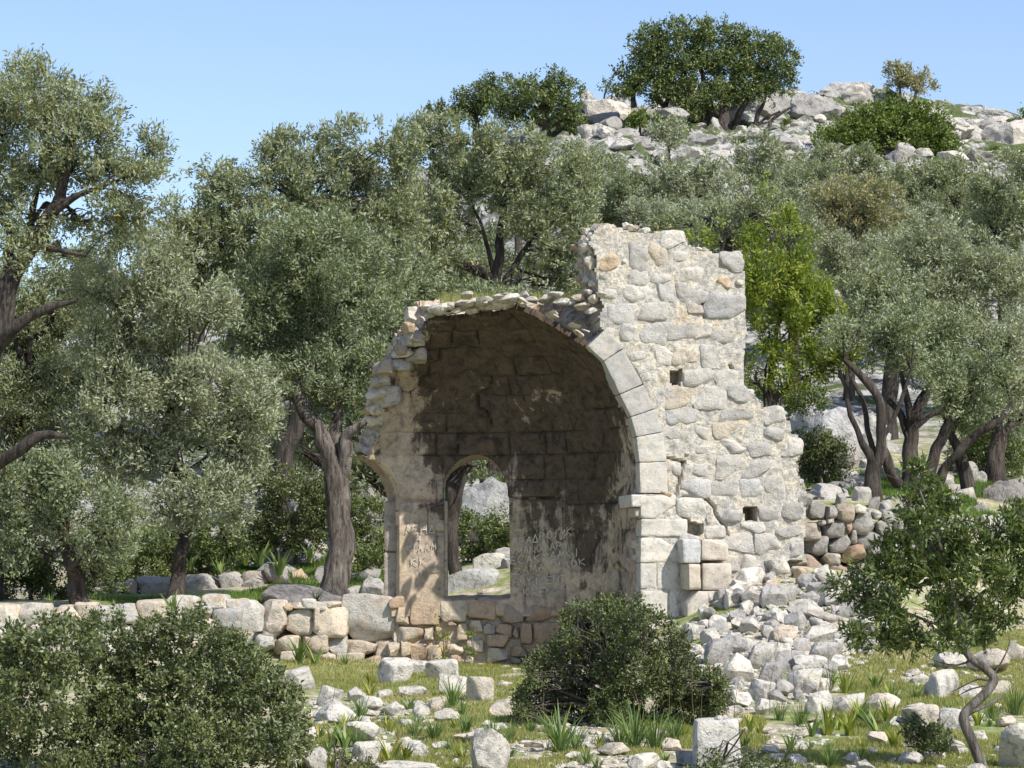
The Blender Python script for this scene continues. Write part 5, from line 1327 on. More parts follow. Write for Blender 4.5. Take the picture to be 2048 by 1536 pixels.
spots = [(-60 + i * 75 + sr.uniform(-20, 20), 76, .62) for i in range(6)] + [(400 + i * 85 + sr.uniform(-20, 20), 66, .85) for i in range(9)] + [(380 + i * 95 + sr.uniform(-20, 20), 80, .8) for i in range(9)] + [(1180 + i * 80 + sr.uniform(-20, 20), 70, .75) for i in range(12)] + \
        [(1660 + i * 85 + sr.uniform(-20, 20), 82, .45) for i in range(6)] + [(-80 + i * 110 + sr.uniform(-20, 20), 60, .62) for i in range(11)] + [(60 + i * 100, 88, .5) for i in range(4)] + [(1150 + i * 110, 60, .7) for i in range(9)]
for i, (px, Yb, s) in enumerate(spots):
    src = protos[i % 3]; s *= sr.uniform(.85, 1.1); Yb += sr.uniform(-3, 3)
    x = (px - 1024) / FPX * Yb; g = float(ground(x, Yb))
    pb = Vector(src['_base'])
    t = src if i < 3 else src.copy()
    if i >= 3: C.objects.link(t)
    for ch in (list(src.children) if i >= 3 else []):
        c2 = ch.copy(); C.objects.link(c2); c2.parent = t
    for c2 in t.children: c2.location = (0, 0, 0)
    t.location = (x, Yb, g); t.scale = (s, s, s); t.rotation_euler = (0, 0, sr.uniform(-3, 3)); t['_placed'] = 1
    del_ = '_base' in t
# right, multi trunk dark olives
plant('olive_tree', 'many stemmed dark olive forking from one base behind the dry stone wall', 'tree', (1748, 1006), 40.8,
      [[(1746, 1010, 0, 0.136), (1748, 960, 0, 0.112), (1742, 915, 0, 0.080), (1722, 880, 0, 0.056), (1700, 840, 0, 0.048), (1690, 790, .1, 0.040), (1682, 740, .1, 0.024)],
       [(1756, 1000, 0, 0.096), (1752, 940, 0, 0.088), (1762, 890, -.05, 0.080), (1764, 840, -.1, 0.080), (1748, 790, -.1, 0.072), (1715, 745, -.1, 0.064), (1690, 720, 0, 0.040)],
       [(1752, 920, 0, 0.048), (1735, 860, .1, 0.044), (1722, 800, .1, 0.040), (1700, 750, .2, 0.032)], [(1764, 880, 0, 0.040), (1786, 840, .1, 0.036), (1805, 790, .1, 0.032), (1822, 740, 0, 0.024)], [(1800, 970, .2, 0.088), (1780, 940, .1, 0.088), (1762, 900, 0, 0.080)]],
      [(1700, 680, 50, 40), (1760, 690, 60, 40), (1720, 640, 60, 40), (1790, 650, 60, 40), (1820, 720, 50, 36), (1740, 730, 40, 24)], L_OLIVED, seed=50, dens=0.5, gap=-0.2)
plant('olive_tree', 'thick dark trunk olive standing behind the forked one', 'tree', (1822, 930), 43.5,
      [[(1815, 950, 0, 0.136), (1820, 880, 0, 0.128), (1826, 830, 0, 0.112), (1850, 780, 0, 0.088), (1870, 730, 0, 0.056)], [(1818, 880, 0, 0.080), (1800, 830, .1, 0.064), (1775, 800, .2, 0.048)], [(1824, 860, 0, 0.072), (1850, 835, 0, 0.056), (1880, 820, 0, 0.040)], [(1820, 840, 0, 0.072), (1812, 790, 0, 0.056), (1800, 740, 0, 0.032)]],
      [(1850, 690, 60, 44), (1900, 680, 60, 50), (1870, 740, 60, 40), (1840, 640, 60, 40), (1930, 740, 40, 40)], L_OLIVED, seed=51, dens=0.5, gap=-0.2)
plant('olive_tree', 'olive with a pale leaning trunk and one limb reaching far right', 'tree', (1870, 960), 41.8,
      [[(1850, 975, 0, 0.120), (1872, 920, 0, 0.104), (1886, 870, -.1, 0.096), (1905, 820, -.2, 0.080), (1915, 770, -.2, 0.048)], [(1872, 970, 0, 0.096), (1892, 935, 0, 0.080), (1925, 895, -.2, 0.068), (1965, 862, -.3, 0.064), (1996, 843, -.4, 0.056), (2020, 800, -.4, 0.032)],
       [(1932, 975, .2, 0.120), (1922, 920, .2, 0.096), (1902, 870, .2, 0.072), (1890, 830, .2, 0.056)]],
      [(1900, 780, 50, 50), (1950, 790, 50, 50), (1890, 740, 50, 36), (1930, 840, 44, 36), (1960, 760, 40, 40), (1990, 740, 40, 40)], L_OLIVED, bark=M_BARK, seed=52, dens=0.5, gap=-0.2)
# bright green tree right of the wall
plant('young_tree', 'fresh bright green leafy tree right behind the tall wall', 'tree', (1560, 950), 42.5,
      [[(1560, 960, 0, .07), (1552, 880, 0, .06), (1540, 800, 0, .05), (1545, 700, 0, .04), (1570, 600, 0, .03), (1580, 520, 0, .02)], [(1548, 800, 0, .035), (1600, 760, -.1, .03), (1640, 740, -.1, .02)], [(1550, 760, 0, .03), (1530, 740, 0, .03), (1528, 820, 0, .02)]],
      [(1690, 690, 34, 26), (1640, 600, 34, 40), (1600, 530, 34, 34), (1650, 650, 40, 34), (1700, 712, 30, 24), (1650, 690, 40, 30), (1620, 730, 50, 26), (1570, 770, 40, 20), (1600, 620, 40, 40), (1520, 490, 40, 34), (1570, 480, 44, 30), (1540, 540, 60, 40), (1590, 560, 40, 40), (1520, 600, 40, 50), (1570, 630, 50, 40), (1620, 650, 40, 40), (1530, 690, 50, 40), (1600, 700, 60, 34), (1660, 710, 44, 28), (1690, 715, 26, 20), (1530, 740, 40, 26), (1640, 740, 40, 20), (1510, 440, 30, 20), (1500, 560, 20, 60), (1580, 440, 36, 20), (1620, 590, 26, 40), (1515, 760, 26, 20)],
      L_BRIGHT, seed=53, dens=0.42, gap=-0.15, L=0.075, W=0.024, sig=0.08, twigs=9)
plant('young_tree', 'thin yellow green sapling top showing over the wall against the grey olives', 'tree', (1440, 620), 46.0,
      [[(1440, 640, 0, .04), (1440, 540, 0, .03), (1450, 470, 0, .02)]], [(1440, 470, 36, 22), (1400, 478, 34, 16), (1530, 385, 16, 24)], L_BRIGHT, seed=54, dens=0.16, gap=-0.1, L=0.07, W=0.022)
plant('olive_tree', 'olive whose dark leaning trunk stands inside the arched window view', 'tree', (905, 1196), 42.0,
      [[(903, 1200, 0, .12), (902, 1120, 0, .11), (900, 1050, 0, .12), (908, 980, 0, .16), (922, 930, 0, .15), (935, 850, 0, .12), (940, 760, 0, .08)], [(905, 990, 0, .09), (890, 930, 0, .08), (880, 880, 0, .06)]],
      [(900, 760, 60, 50), (960, 720, 60, 50), (880, 680, 50, 50), (912, 925, 16, 12), (950, 935, 26, 14)], L_OLIVED, seed=55, dens=.5, gap=-.3)
plant('olive_tree', 'olive with a grey trunk rising behind the huge boulder in the window view', 'tree', (972, 1000), 53.0,
      [[(975, 1010, 0, .16), (970, 950, 0, .15), (965, 880, 0, .13), (960, 800, 0, .1)]], [(950, 800, 60, 50), (1000, 780, 60, 50), (990, 925, 36, 24)], L_OLIVE, seed=56, dens=.5, gap=-.3)
# thickets
SH = dict(cat='shrub')
def shrub(label, base, Y, lobes, mat, seed, name='shrub', **kw):
    d = dict(L=0.045, W=0.022, dens=0.6, sig=0.06, gap=-0.4, twigs=4, npc=26); d.update(kw)
    x, y = base
    return plant(name, label, 'shrub', base, Y, [[(x, y, 0, .04), (x + 2, y - 20, 0, .03), (x - 2, y - 40, 0, .02)]], lobes, mat, bark=M_TWIG, seed=seed, **d)
shrub('yellow green bush left of the pale olive trunk', (590, 1110), 47.0, [(560, 980, 60, 40), (620, 1000, 60, 50), (540, 1050, 60, 50), (610, 1060, 60, 44), (650, 1010, 40, 50), (500, 1080, 50, 40)], L_KERM, 60)
shrub('dark bush between pale trunk and window pier', (740, 1170), 45.0, [(735, 1030, 40, 36), (750, 1080, 40, 46), (740, 1130, 36, 34), (715, 1050, 30, 30)], L_OAK, 61)
shrub('deep green shrub seen through the arched window', (970, 1130), 44.5, [(950, 1070, 40, 36), (1000, 1060, 36, 36), (960, 1110, 44, 20), (1015, 1090, 30, 30), (930, 1040, 20, 20)], L_OAK, 62)
shrub('broad dark thicket under the left olives behind the field wall', (380, 1160), 46.0, [(300, 1110, 60, 44), (400, 1120, 60, 36), (240, 1140, 50, 40), (340, 1140, 60, 30), (450, 1110, 40, 26), (440, 1080, 50, 40), (350, 1070, 60, 40)], L_OAK, 63)
shrub('dark thicket in the lower left corner behind the terrace wall', (60, 1200), 42.5, [(40, 1160, 60, 40), (120, 1160, 60, 40), (200, 1150, 50, 34), (0, 1130, 50, 40), (90, 1110, 70, 40)], L_OAK, 64)
shrub('olive green shrub against the right edge of the ruin', (1640, 990), 43.0, [(1630, 890, 44, 36), (1660, 910, 40, 36), (1620, 930, 34, 30), (1650, 950, 40, 26)], L_THORN, 65)
shrub('black green thicket behind the far reaching limb', (1970, 980), 46.0, [(1950, 900, 50, 44), (2000, 910, 50, 50), (1960, 870, 50, 30), (2030, 900, 30, 50), (1930, 930, 30, 30)], L_OAK, 66)
shrub('scrub in shade behind the upper right wall edge', (1560, 840), 46.0, [(1520, 790, 30, 20), (1570, 800, 40, 26), (1620, 800, 40, 30)], L_OAK, 67)
shrub('green undergrowth behind the pale trunk tree', (700, 1000), 52.0, [(560, 930, 60, 40), (640, 900, 60, 50), (720, 940, 50, 40), (760, 960, 30, 30), (970, 940, 40, 30), (920, 930, 30, 30), (1000, 950, 20, 24)], L_OLIVED, 68)
# hilltop
def far(name, label, base, Y, trunks, lobes, mat, seed, cat='tree', **kw):
    d = dict(L=0.11, W=0.055, dens=0.62, sig=0.13, gap=-0.35, twigs=3, npc=20); d.update(kw)
    return plant(name, label, cat, base, Y, trunks, lobes, mat, seed=seed, **d)
far('oak_tree', 'large broad evergreen oak crowning the rocky hilltop', (1440, 285), 108.5,
    [[(1425, 290, 0, .26), (1424, 240, 0, .22), (1415, 190, 0, .16), (1400, 140, 0, .1)], [(1448, 290, -.5, .3), (1446, 240, -.5, .25), (1455, 190, 0, .18), (1470, 140, 0, .1)], [(1470, 285, 0, .16), (1476, 230, 0, .13), (1500, 190, 0, .1)], [(1510, 270, 0, .12), (1515, 230, 0, .1), (1530, 200, 0, .06)], [(1535, 275, 0, .09), (1545, 240, 0, .08), (1580, 215, 0, .05)],
     [(1345, 260, 0, .14), (1330, 220, 0, .12), (1310, 180, 0, .08)], [(1265, 215, 0, .13), (1266, 190, 0, .1), (1270, 170, 0, .06)], [(1405, 285, .5, .12), (1395, 240, .5, .1), (1380, 200, .5, .08)], [(1490, 282, 0, .08), (1520, 245, 0, .07), (1560, 222, 0, .04)]],
    [(1300, 90, 40, 34), (1350, 70, 50, 30), (1410, 66, 50, 28), (1470, 80, 46, 30), (1520, 96, 40, 30), (1560, 120, 34, 36), (1290, 140, 50, 40), (1350, 130, 60, 50), (1420, 130, 60, 50), (1490, 140, 60, 50), (1550, 160, 36, 30), (1260, 165, 36, 30), (1340, 185, 60, 30), (1410, 190, 60, 28), (1470, 190, 50, 26), (1530, 180, 40, 26), (1380, 220, 40, 20), (1250, 180, 24, 16)], L_OAK, 80, twigs=5)
far('oak_tree', 'rounded evergreen tree left of the rocky crest', (1095, 280), 109, [[(1095, 300, 0, .25), (1092, 260, 0, .2), (1090, 220, 0, .1)]],
    [(1090, 170, 46, 26), (1050, 190, 44, 30), (1130, 200, 40, 36), (1090, 220, 50, 30), (1030, 230, 40, 26), (1150, 240, 26, 24), (1010, 210, 30, 24)], L_OAK, 81)
far('oak_tree', 'dark tree behind the rounded evergreen, left on the skyline', (950, 270), 112, [[(955, 280, 0, .2), (950, 230, 0, .14)]], [(990, 176, 36, 22), (950, 195, 34, 20), (925, 210, 20, 20), (970, 210, 40, 24), (930, 230, 30, 16)], L_OAK, 82)
far('bush', 'small dark bush on the skyline at the far left of the crest', (880, 260), 112, [[(880, 262, 0, .08), (880, 240, 0, .05)]], [(880, 222, 26, 14), (866, 230, 18, 10), (900, 230, 20, 12)], L_OAK, 83, cat='shrub')
far('bush', 'wide bright green bush covering the slope right of the oak', (1780, 330), 104, [[(1780, 335, 0, .15), (1780, 300, 0, .1)]],
    [(1780, 255, 80, 40), (1850, 280, 60, 40), (1700, 285, 60, 34), (1690, 260, 46, 26), (1740, 240, 50, 26), (1800, 230, 50, 26), (1850, 235, 40, 26), (1880, 270, 30, 30), (1660, 285, 40, 20), (1730, 275, 50, 26), (1790, 275, 50, 26), (1840, 285, 50, 26), (1890, 300, 30, 20), (1790, 310, 50, 16), (1720, 300, 40, 16)], L_CAROB, 84, cat='shrub')
far('small_tree', 'little wind-shaped tree alone on the skyline at right', (1800, 210), 116, [[(1796, 212, 0, .09), (1800, 190, 0, .07), (1800, 160, 0, .04)], [(1826, 208, 0, .09), (1830, 188, 0, .07), (1838, 170, 0, .04)]],
    [(1796, 148, 24, 20), (1826, 158, 32, 24), (1850, 172, 20, 14), (1810, 170, 24, 16), (1785, 140, 14, 12)], L_OLIVEY, 85, gap=-0.15)
far('small_tree', 'small pale green tree on a thin trunk in front of the oak', (1338, 330), 99, [[(1340, 330, 0, .06), (1338, 300, 0, .06), (1336, 275, 0, .05)]], [(1320, 262, 22, 16), (1345, 255, 24, 18), (1360, 272, 14, 14), (1310, 278, 16, 10), (1340, 285, 24, 10)], L_OLIVEP, 86)
far('bush', 'dark green bush under the left limb of the oak', (1280, 265), 107, [[(1280, 265, 0, .06), (1280, 250, 0, .05)]], [(1262, 245, 24, 14), (1290, 240, 26, 16), (1315, 250, 18, 12)], L_CAROB, 87, cat='shrub')
far('bush', 'low scrub strip at the foot of the oak trunks', (1430, 300), 106, [[(1430, 302, 0, .05), (1430, 292, 0, .04)]], [(1380, 300, 26, 8), (1420, 292, 30, 8), (1470, 296, 26, 8), (1510, 292, 20, 7), (1350, 296, 20, 7)], L_OAK, 88, cat='shrub')
far('bush', 'green tuft cut by the right edge on the skyline', (2046, 246), 113, [[(2046, 262, 0, .05), (2046, 240, 0, .03)]], [(2047, 232, 8, 12)], L_CAROB, 89, cat='shrub')
far('bush', 'brownish scrub beside the rock pinnacle', (1760, 205), 117, [[(1755, 206, 0, .05), (1752, 190, 0, .03)]], [(1750, 196, 24, 8), (1730, 188, 16, 10), (1700, 178, 10, 9), (1660, 182, 14, 10), (1640, 192, 14, 8)], L_THORN, 90, cat='shrub', dens=.3, gap=0)
far('bush', 'thin bare twigged bush at the left end of the crest', (1210, 205), 113, [[(1208, 206, 0, .05), (1210, 185, 0, .03), (1216, 165, 0, .02)], [(1220, 206, 0, .04), (1226, 180, 0, .02)]], [(1212, 168, 16, 14), (1224, 180, 12, 16)], L_THORN, 91, cat='shrub', dens=.25, gap=0)
hb = random.Random(5)
for i in range(46):
    px = hb.uniform(1150, 2060); py = hb.uniform(225, 380)
    Yh = float(np.interp(py, [215, 260, 330, 390], [115, 111, 102, 96]))
    p = P(px, py, Yh); g = float(ground(p[0], p[1])); s = hb.uniform(.3, .8)
    if i < 5:
        me, _, _ = crown_mesh('scrub', [(np.zeros(3), np.array([.5, .5, .32])), (np.array([.3, -.1, .05]), np.array([.35, .35, .25]))], 0.12, 0.06, 0.5, 0.1, 900 + i, npc=16)
        me.materials.append([L_OAK, L_THORN, L_CAROB, L_OAK, L_OLIVE][i]); HBM = (HBM + [me]) if i else [me]
    o = obj('scrub_bush', hb.choice(HBM)); o.scale = (s, s, s * .8); o.location = (p[0], p[1], g + .1 * s); o.rotation_euler = (0, 0, hb.uniform(-3, 3))
    tag(o, 'low round scrub bush growing between the rocks of the hilltop slope', 'shrub', 'scrub between the hilltop rocks')

# ------------------------------------------------------------------ foreground shrubs
def ragged(pts, n, rmin, rmax, seed, out=10):
    q = random.Random(seed); r_ = []
    for i in range(n):
        k = q.randrange(len(pts) - 1); t = q.random(); r0 = q.uniform(rmin, rmax)
        r_.append((pts[k][0] * (1 - t) + pts[k + 1][0] * t + q.uniform(-8, 8), pts[k][1] * (1 - t) + pts[k + 1][1] * t + q.uniform(-out, 12), r0 * q.uniform(.6, 1), r0 * q.uniform(.8, 1.3), q.uniform(-.3, .5)))
    return r_
plant('shrub', 'big rounded dense green shrub filling the lower left corner', 'shrub', (300, 1600), 20.0,
      [[(300, 1620, 0, .06), (300, 1560, 0, .05), (280, 1500, 0, .03)], [(420, 1600, 0, .04), (440, 1540, 0, .03)]],
      [(60, 1310, 60, 50), (130, 1300, 60, 46), (210, 1290, 70, 44), (290, 1300, 60, 50), (370, 1290, 60, 50), (430, 1330, 60, 50), (500, 1370, 50, 50), (545, 1420, 44, 50), (560, 1480, 44, 60), (470, 1440, 70, 60), (380, 1390, 80, 60), (280, 1380, 80, 60), (180, 1370, 80, 60), (80, 1390, 80, 60), (0, 1370, 60, 80),
       (500, 1520, 70, 60), (400, 1490, 80, 60), (300, 1470, 80, 60), (200, 1460, 80, 60), (100, 1480, 80, 60), (0, 1480, 70, 80), (250, 1540, 90, 50), (380, 1560, 90, 50), (120, 1560, 90, 50), (520, 1350, 30, 30)] + ragged([(0, 1290), (60, 1262), (160, 1256), (280, 1246), (400, 1252), (480, 1290), (560, 1370), (600, 1440), (618, 1530)], 34, 12, 26, 5),
      L_KERM, bark=M_TWIG, seed=100, dens=0.64, gap=-0.55, limbs=False, L=0.030, W=0.015, sig=0.032, npc=26, twigs=5, fill=.12, shell=.35)
plant('shrub', 'dark thorny dome shaped shrub growing in front of the arch', 'shrub', (1250, 1470), 24.6,
      [[(1250, 1480, 0, .05), (1250, 1440, 0, .04), (1240, 1400, 0, .03)], [(1300, 1470, 0, .03), (1320, 1420, 0, .02)]],
      [(1190, 1240, 50, 36), (1250, 1240, 50, 36), (1220, 1220, 30, 24), (1300, 1270, 50, 40), (1160, 1290, 50, 40), (1230, 1290, 60, 44), (1110, 1340, 50, 44), (1180, 1350, 60, 50), (1260, 1350, 70, 50), (1340, 1330, 50, 44), (1380, 1370, 50, 40), (1420, 1400, 40, 36), (1090, 1400, 44, 36), (1160, 1410, 60, 44), (1240, 1420, 60, 44), (1320, 1410, 60, 44), (1380, 1420, 50, 30), (1060, 1440, 40, 20), (1200, 1460, 60, 30), (1290, 1460, 60, 26), (1110, 1450, 40, 20)] + ragged([(1040, 1440), (1060, 1370), (1110, 1290), (1160, 1230), (1220, 1196), (1300, 1215), (1340, 1270), (1400, 1340), (1455, 1400)], 30, 10, 22, 6),
      L_THORN, bark=M_TWIG, seed=101, dens=0.6, gap=-0.5, L=0.026, W=0.013, sig=0.032, npc=24, twigs=6, fill=.12, shell=.4)
plant('mastic_shrub', 'glossy leaved shrub with a bare crooked stem at the lower right', 'shrub', (1965, 1545), 20.6,
      [[(1972, 1560, 0, .045), (1955, 1520, 0, .043), (1940, 1480, 0, .042), (1926, 1440, 0, .042), (1934, 1420, 0, .040), (1958, 1395, 0, .038), (1978, 1372, 0, .038), (1984, 1355, 0, .036), (1966, 1335, 0, .034), (1945, 1320, 0, .032), (1930, 1296, 0, .03), (1925, 1250, 0, .025), (1900, 1180, 0, .02), (1880, 1080, 0, .012), (1840, 980, 0, .008)],
       [(1930, 1430, 0, .02), (1965, 1415, -.05, .018), (1990, 1400, -.05, .015), (2000, 1395, 0, .01)], [(1984, 1352, 0, .014), (2000, 1330, 0, .010), (2015, 1300, 0, .007), (2020, 1280, 0, .004)], [(1980, 1362, 0, .012), (1955, 1358, -.05, .009), (1925, 1372, -.05, .006), (1900, 1385, 0, .003)],
       [(1982, 1368, 0, .010), (1940, 1378, 0, .007), (1915, 1392, 0, .004)], [(1945, 1318, 0, .012), (1915, 1330, .05, .008), (1880, 1325, .05, .005), (1860, 1318, 0, .003)], [(1930, 1296, 0, .018), (1870, 1250, 0, .014), (1800, 1220, 0, .01), (1740, 1200, 0, .006), (1690, 1180, 0, .003)], [(1928, 1270, 0, .015), (1980, 1200, 0, .012), (2020, 1120, 0, .006)]],
      [(1838, 950, 22, 30), (1850, 990, 34, 26), (1820, 1010, 26, 26), (1890, 1020, 40, 34), (1840, 1050, 40, 34), (1800, 1090, 40, 34), (1870, 1090, 50, 36), (1930, 1090, 50, 36), (1990, 1080, 34, 36), (2040, 1040, 30, 34), (2040, 1110, 36, 40), (1770, 1150, 40, 34), (1830, 1150, 50, 36), (1900, 1150, 50, 36), (1970, 1150, 50, 36), (2030, 1180, 40, 40),
       (1740, 1200, 36, 30), (1790, 1220, 50, 34), (1860, 1220, 50, 34), (1930, 1220, 50, 34), (1990, 1230, 40, 34), (1720, 1270, 30, 26), (1770, 1280, 40, 24), (1830, 1270, 50, 26), (1900, 1270, 46, 26), (1960, 1270, 30, 22), (1690, 1180, 34, 12), (1670, 1170, 20, 10), (1710, 1150, 20, 16)],
      L_LENT, bark=M_TWIG, seed=102, dens=0.72, gap=-0.3, L=0.050, W=0.015, sig=0.035, npc=18, twigs=5, fill=.3, shell=.6)
plant('small_bush', 'little dark bush in front of the grey pitted boulder', 'shrub', (1850, 1505), 21.6, [[(1850, 1508, 0, .02), (1850, 1490, 0, .015)]], [(1835, 1470, 30, 24), (1865, 1475, 30, 22), (1850, 1490, 36, 16), (1825, 1450, 16, 14), (1885, 1490, 20, 14)], L_THORN, bark=M_TWIG, seed=103, dens=.6, L=0.022, W=.011, sig=.025, npc=20, twigs=3, gap=-.5)
plant('small_bush', 'low wiry bush growing against the foot of the big squared block', 'shrub', (1440, 1560), 19.9, [[(1440, 1560, 0, .02), (1440, 1530, 0, .015)]], [(1420, 1520, 16, 20), (1430, 1540, 30, 16), (1380, 1540, 24, 12), (1490, 1530, 34, 14), (1510, 1522, 26, 14), (1560, 1535, 30, 10)], L_THORN, bark=M_TWIG, seed=104, dens=.4, L=0.022, W=.011, sig=.025, npc=16, twigs=3, gap=-.3)
plant('small_bush', 'thin twiggy bush beside the left shrub at the bottom edge', 'shrub', (670, 1545), 20.2, [[(670, 1550, 0, .015), (672, 1520, 0, .01)]], [(668, 1512, 22, 22), (690, 1530, 26, 18), (740, 1535, 26, 14)], L_THORN, bark=M_TWIG, seed=105, dens=.3, L=0.022, W=.011, sig=.025, npc=16, twigs=5, gap=-.2)
plant('creeper', 'yellow green creeper hanging down the wall under the window pier', 'plant', (888, 1320), 37.0, [[(888, 1322, 0, .008), (886, 1280, 0, .007), (884, 1232, 0, .004)]], [(885, 1245, 11, 16), (888, 1268, 9, 16), (887, 1292, 8, 14), (886, 1312, 8, 12)], L_ASPY, bark=M_TWIG, seed=106, dens=.3, L=.035, W=.02, sig=.03, npc=10, twigs=2)
plant('creeper', 'green weed growing from the collapsed stones below the window', 'plant', (950, 1320), 36.9, [[(948, 1322, 0, .008), (948, 1300, 0, .006)]], [(945, 1300, 16, 13), (960, 1290, 10, 12), (935, 1306, 10, 10), (940, 1270, 14, 6)], L_CAROB, bark=M_TWIG, seed=107, dens=.3, L=.035, W=.02, sig=.03, npc=10, twigs=2)

# ------------------------------------------------------------------ strap leaved plants, grass
def blades(n, ln, wd, spread, seed, segs=5, curve=1.0):
    r = np.random.default_rng(seed); V = []; F = []; A = []; c = 0
    for i in range(n):
        a = r.uniform(0, 2 * math.pi); L = ln * r.uniform(.55, 1.1); w = wd * r.uniform(.7, 1.2); lean = r.uniform(.1, .9) * curve
        h = np.array([math.cos(a), math.sin(a), 0]); sd_ = np.array([-h[1], h[0], 0])
        b0 = h * spread * r.uniform(0, 1)
        p = b0.copy(); ang = r.uniform(.05, .45); k = r.uniform(-.3, .3)
        for s in range(segs + 1):
            t = s / segs; ww = w * (1 - t ** 2.2) * (0.6 + .4 * min(1, t * 4)) + 0.0006
            V += [p - sd_ * ww / 2, p + sd_ * ww / 2]
            d = h * math.sin(ang) + np.array([0, 0, math.cos(ang)]) + sd_ * k * t * .4
            p = p + d * L / segs; ang += lean / segs * 1.5
        col = np.clip(r.normal(.45, .2), 0, .98)
        for s in range(segs):
            F.append((c + 2 * s, c + 2 * s + 1, c + 2 * s + 3, c + 2 * s + 2)); A.append(min(1, col + (0.35 if s == segs - 1 and r.random() < .3 else 0)))
        c += 2 * (segs + 1)
    return mesh_np('leaves', np.array(V), np.array(F), True, attr=A)
ASP = [blades(38, .42, .022, .05, 300 + i, curve=1.1) for i in range(4)]
ASN = [blades(60, .40, .011, .07, 310 + i, curve=1.2) for i in range(3)]
ASB = [blades(16, .36, .045, .04, 320 + i, curve=.7) for i in range(4)]
for m_ in ASP + ASN: m_.materials.append(L_ASPH)
ASBY = [m_.copy() for m_ in ASB]
for m_ in ASB: m_.materials.append(L_ASPH)
for m_ in ASBY: m_.materials.append(L_ASPY)
def clump(px, py, hpx, kind, label, group, Y=None):
    p = hit(px, py) if Y is None else P(px, py, Y)
    lst = {'g': ASP, 'n': ASN, 'b': ASB, 'y': ASBY}[kind]
    o = obj('asphodel', random.choice(lst)); s = hpx * 1.25 * p[1] / FPX / 0.36
    o.scale = (s * random.uniform(.9, 1.3), s, s); o.rotation_euler = (0, 0, random.uniform(-3, 3)); o.location = (p[0], p[1], p[2] - .01)
    tag(o, label, 'plant', group)
CL = [(600, 1325, 52, 'b', 'broad leaved green clump in front of the terrace wall by the left shrub'), (630, 1330, 40, 'b', 'second broad leaved clump touching the one by the left shrub'), (690, 1330, 26, 'b', 'small dark clump at the foot of the terrace wall'), (740, 1372, 30, 'y', 'orange tinged rosette in the grass left of the pointed boulder'),
      (722, 1440, 48, 'n', 'thin bladed clump between the white boulders left of centre'), (905, 1420, 56, 'g', 'tall green clump below the orange cut block'), (925, 1432, 34, 'n', 'spreading thin leaved tuft beside the tall green clump'), (665, 1492, 56, 'y', 'yellow green clump next to the broad sloping boulder'),
      (690, 1496, 48, 'b', 'darker leaves in front of the low wide white rock'), (640, 1480, 30, 'y', 'small yellowish clump near the left shrub'), (830, 1476, 44, 'n', 'thick grassy tuft in the centre of the stony ground'), (870, 1480, 46, 'n', 'dense green tuft right of the thick grassy one'), (930, 1470, 42, 'g', 'narrow green clump left of the flat white stones'),
      (985, 1478, 46, 'n', 'wide grassy tuft above the cone shaped boulder'), (1020, 1482, 40, 'n', 'lower grassy tuft beside the wide one'), (780, 1528, 54, 'y', 'yellow and brown clump at the bottom behind the tan slab'), (810, 1526, 40, 'y', 'yellowing leaves right of the yellow and brown clump'), (925, 1522, 40, 'y', 'single upright leaves left of the cone shaped boulder'),
      (1120, 1506, 76, 'g', 'tall green clump in front of the thorny shrub'), (1150, 1500, 50, 'n', 'bushy clump right beside the tall one before the thorny shrub'), (1100, 1470, 50, 'n', 'blue green blades at the left foot of the thorny shrub'), (1270, 1496, 84, 'n', 'tall grassy clump left of the big squared block'), (1310, 1500, 72, 'n', 'grassy clump leaning towards the big squared block'),
      (1240, 1490, 56, 'n', 'fine bladed tuft between the two tall clumps'), (1175, 1530, 34, 'g', 'small green clump near the bottom edge'), (1200, 1492, 30, 'y', 'orange tipped leaves between the grassy clumps'), (1350, 1480, 50, 'n', 'thin blades behind the left side of the squared block'), (1500, 1462, 36, 'y', 'bright yellow green clump right of the squared block'),
      (1520, 1470, 30, 'y', 'small bright clump next to the other yellow green one'), (1490, 1496, 30, 'b', 'short dark leaves at the right face of the squared block'), (1580, 1500, 34, 'b', 'isolated upright clump in the brown grass'), (1560, 1440, 40, 'n', 'fine blue green tuft below the rubble heap'), (1600, 1452, 44, 'n', 'upright tuft left of the flat right half rock'),
      (1625, 1472, 44, 'b', 'dark green clump in front of the tilted flat rock'), (1655, 1470, 56, 'y', 'large bright clump in front of the tilted flat rock'), (1700, 1472, 50, 'y', 'orange and yellow clump before the notched white rock'), (1715, 1440, 46, 'y', 'yellow leaves leaning on the notched white rock'), (1760, 1484, 60, 'b', 'tall green clump in front of the rock row'),
      (1740, 1458, 44, 'g', 'green blades between the rocks of the row'), (1780, 1450, 50, 'y', 'bright leaves hiding the wide low white rock'), (1790, 1500, 44, 'y', 'drooping yellow leaves left of the small dark bush'), (1690, 1386, 50, 'y', 'ochre clump at the foot of the rubble heap'), (1660, 1380, 40, 'g', 'green clump at the foot of the rubble heap'),
      (1750, 1380, 40, 'b', 'leafy clump in the grass beside the rubble heap'), (1785, 1400, 34, 'y', 'pale clump behind the rock row'), (1830, 1400, 36, 'n', 'thin tuft behind the flat white slab'), (1955, 1450, 46, 'y', 'bright clump right of the crooked stem'), (1985, 1440, 50, 'n', 'fine tuft between stem and right edge'),
      (2030, 1430, 64, 'n', 'tall fine clump at the right edge'), (1660, 1540, 50, 'g', 'silvery green clump at the bottom right'), (1725, 1500, 26, 'y', 'low yellow leaves in the brown grass'), (1420, 1450, 40, 'n', 'blades behind the squared block under the thorny shrub')]
for (x, y, h_, k_, lab) in CL: clump(x, y, h_, k_, lab, 'strap leaved clumps in the foreground')
cg = random.Random(9); n = 0
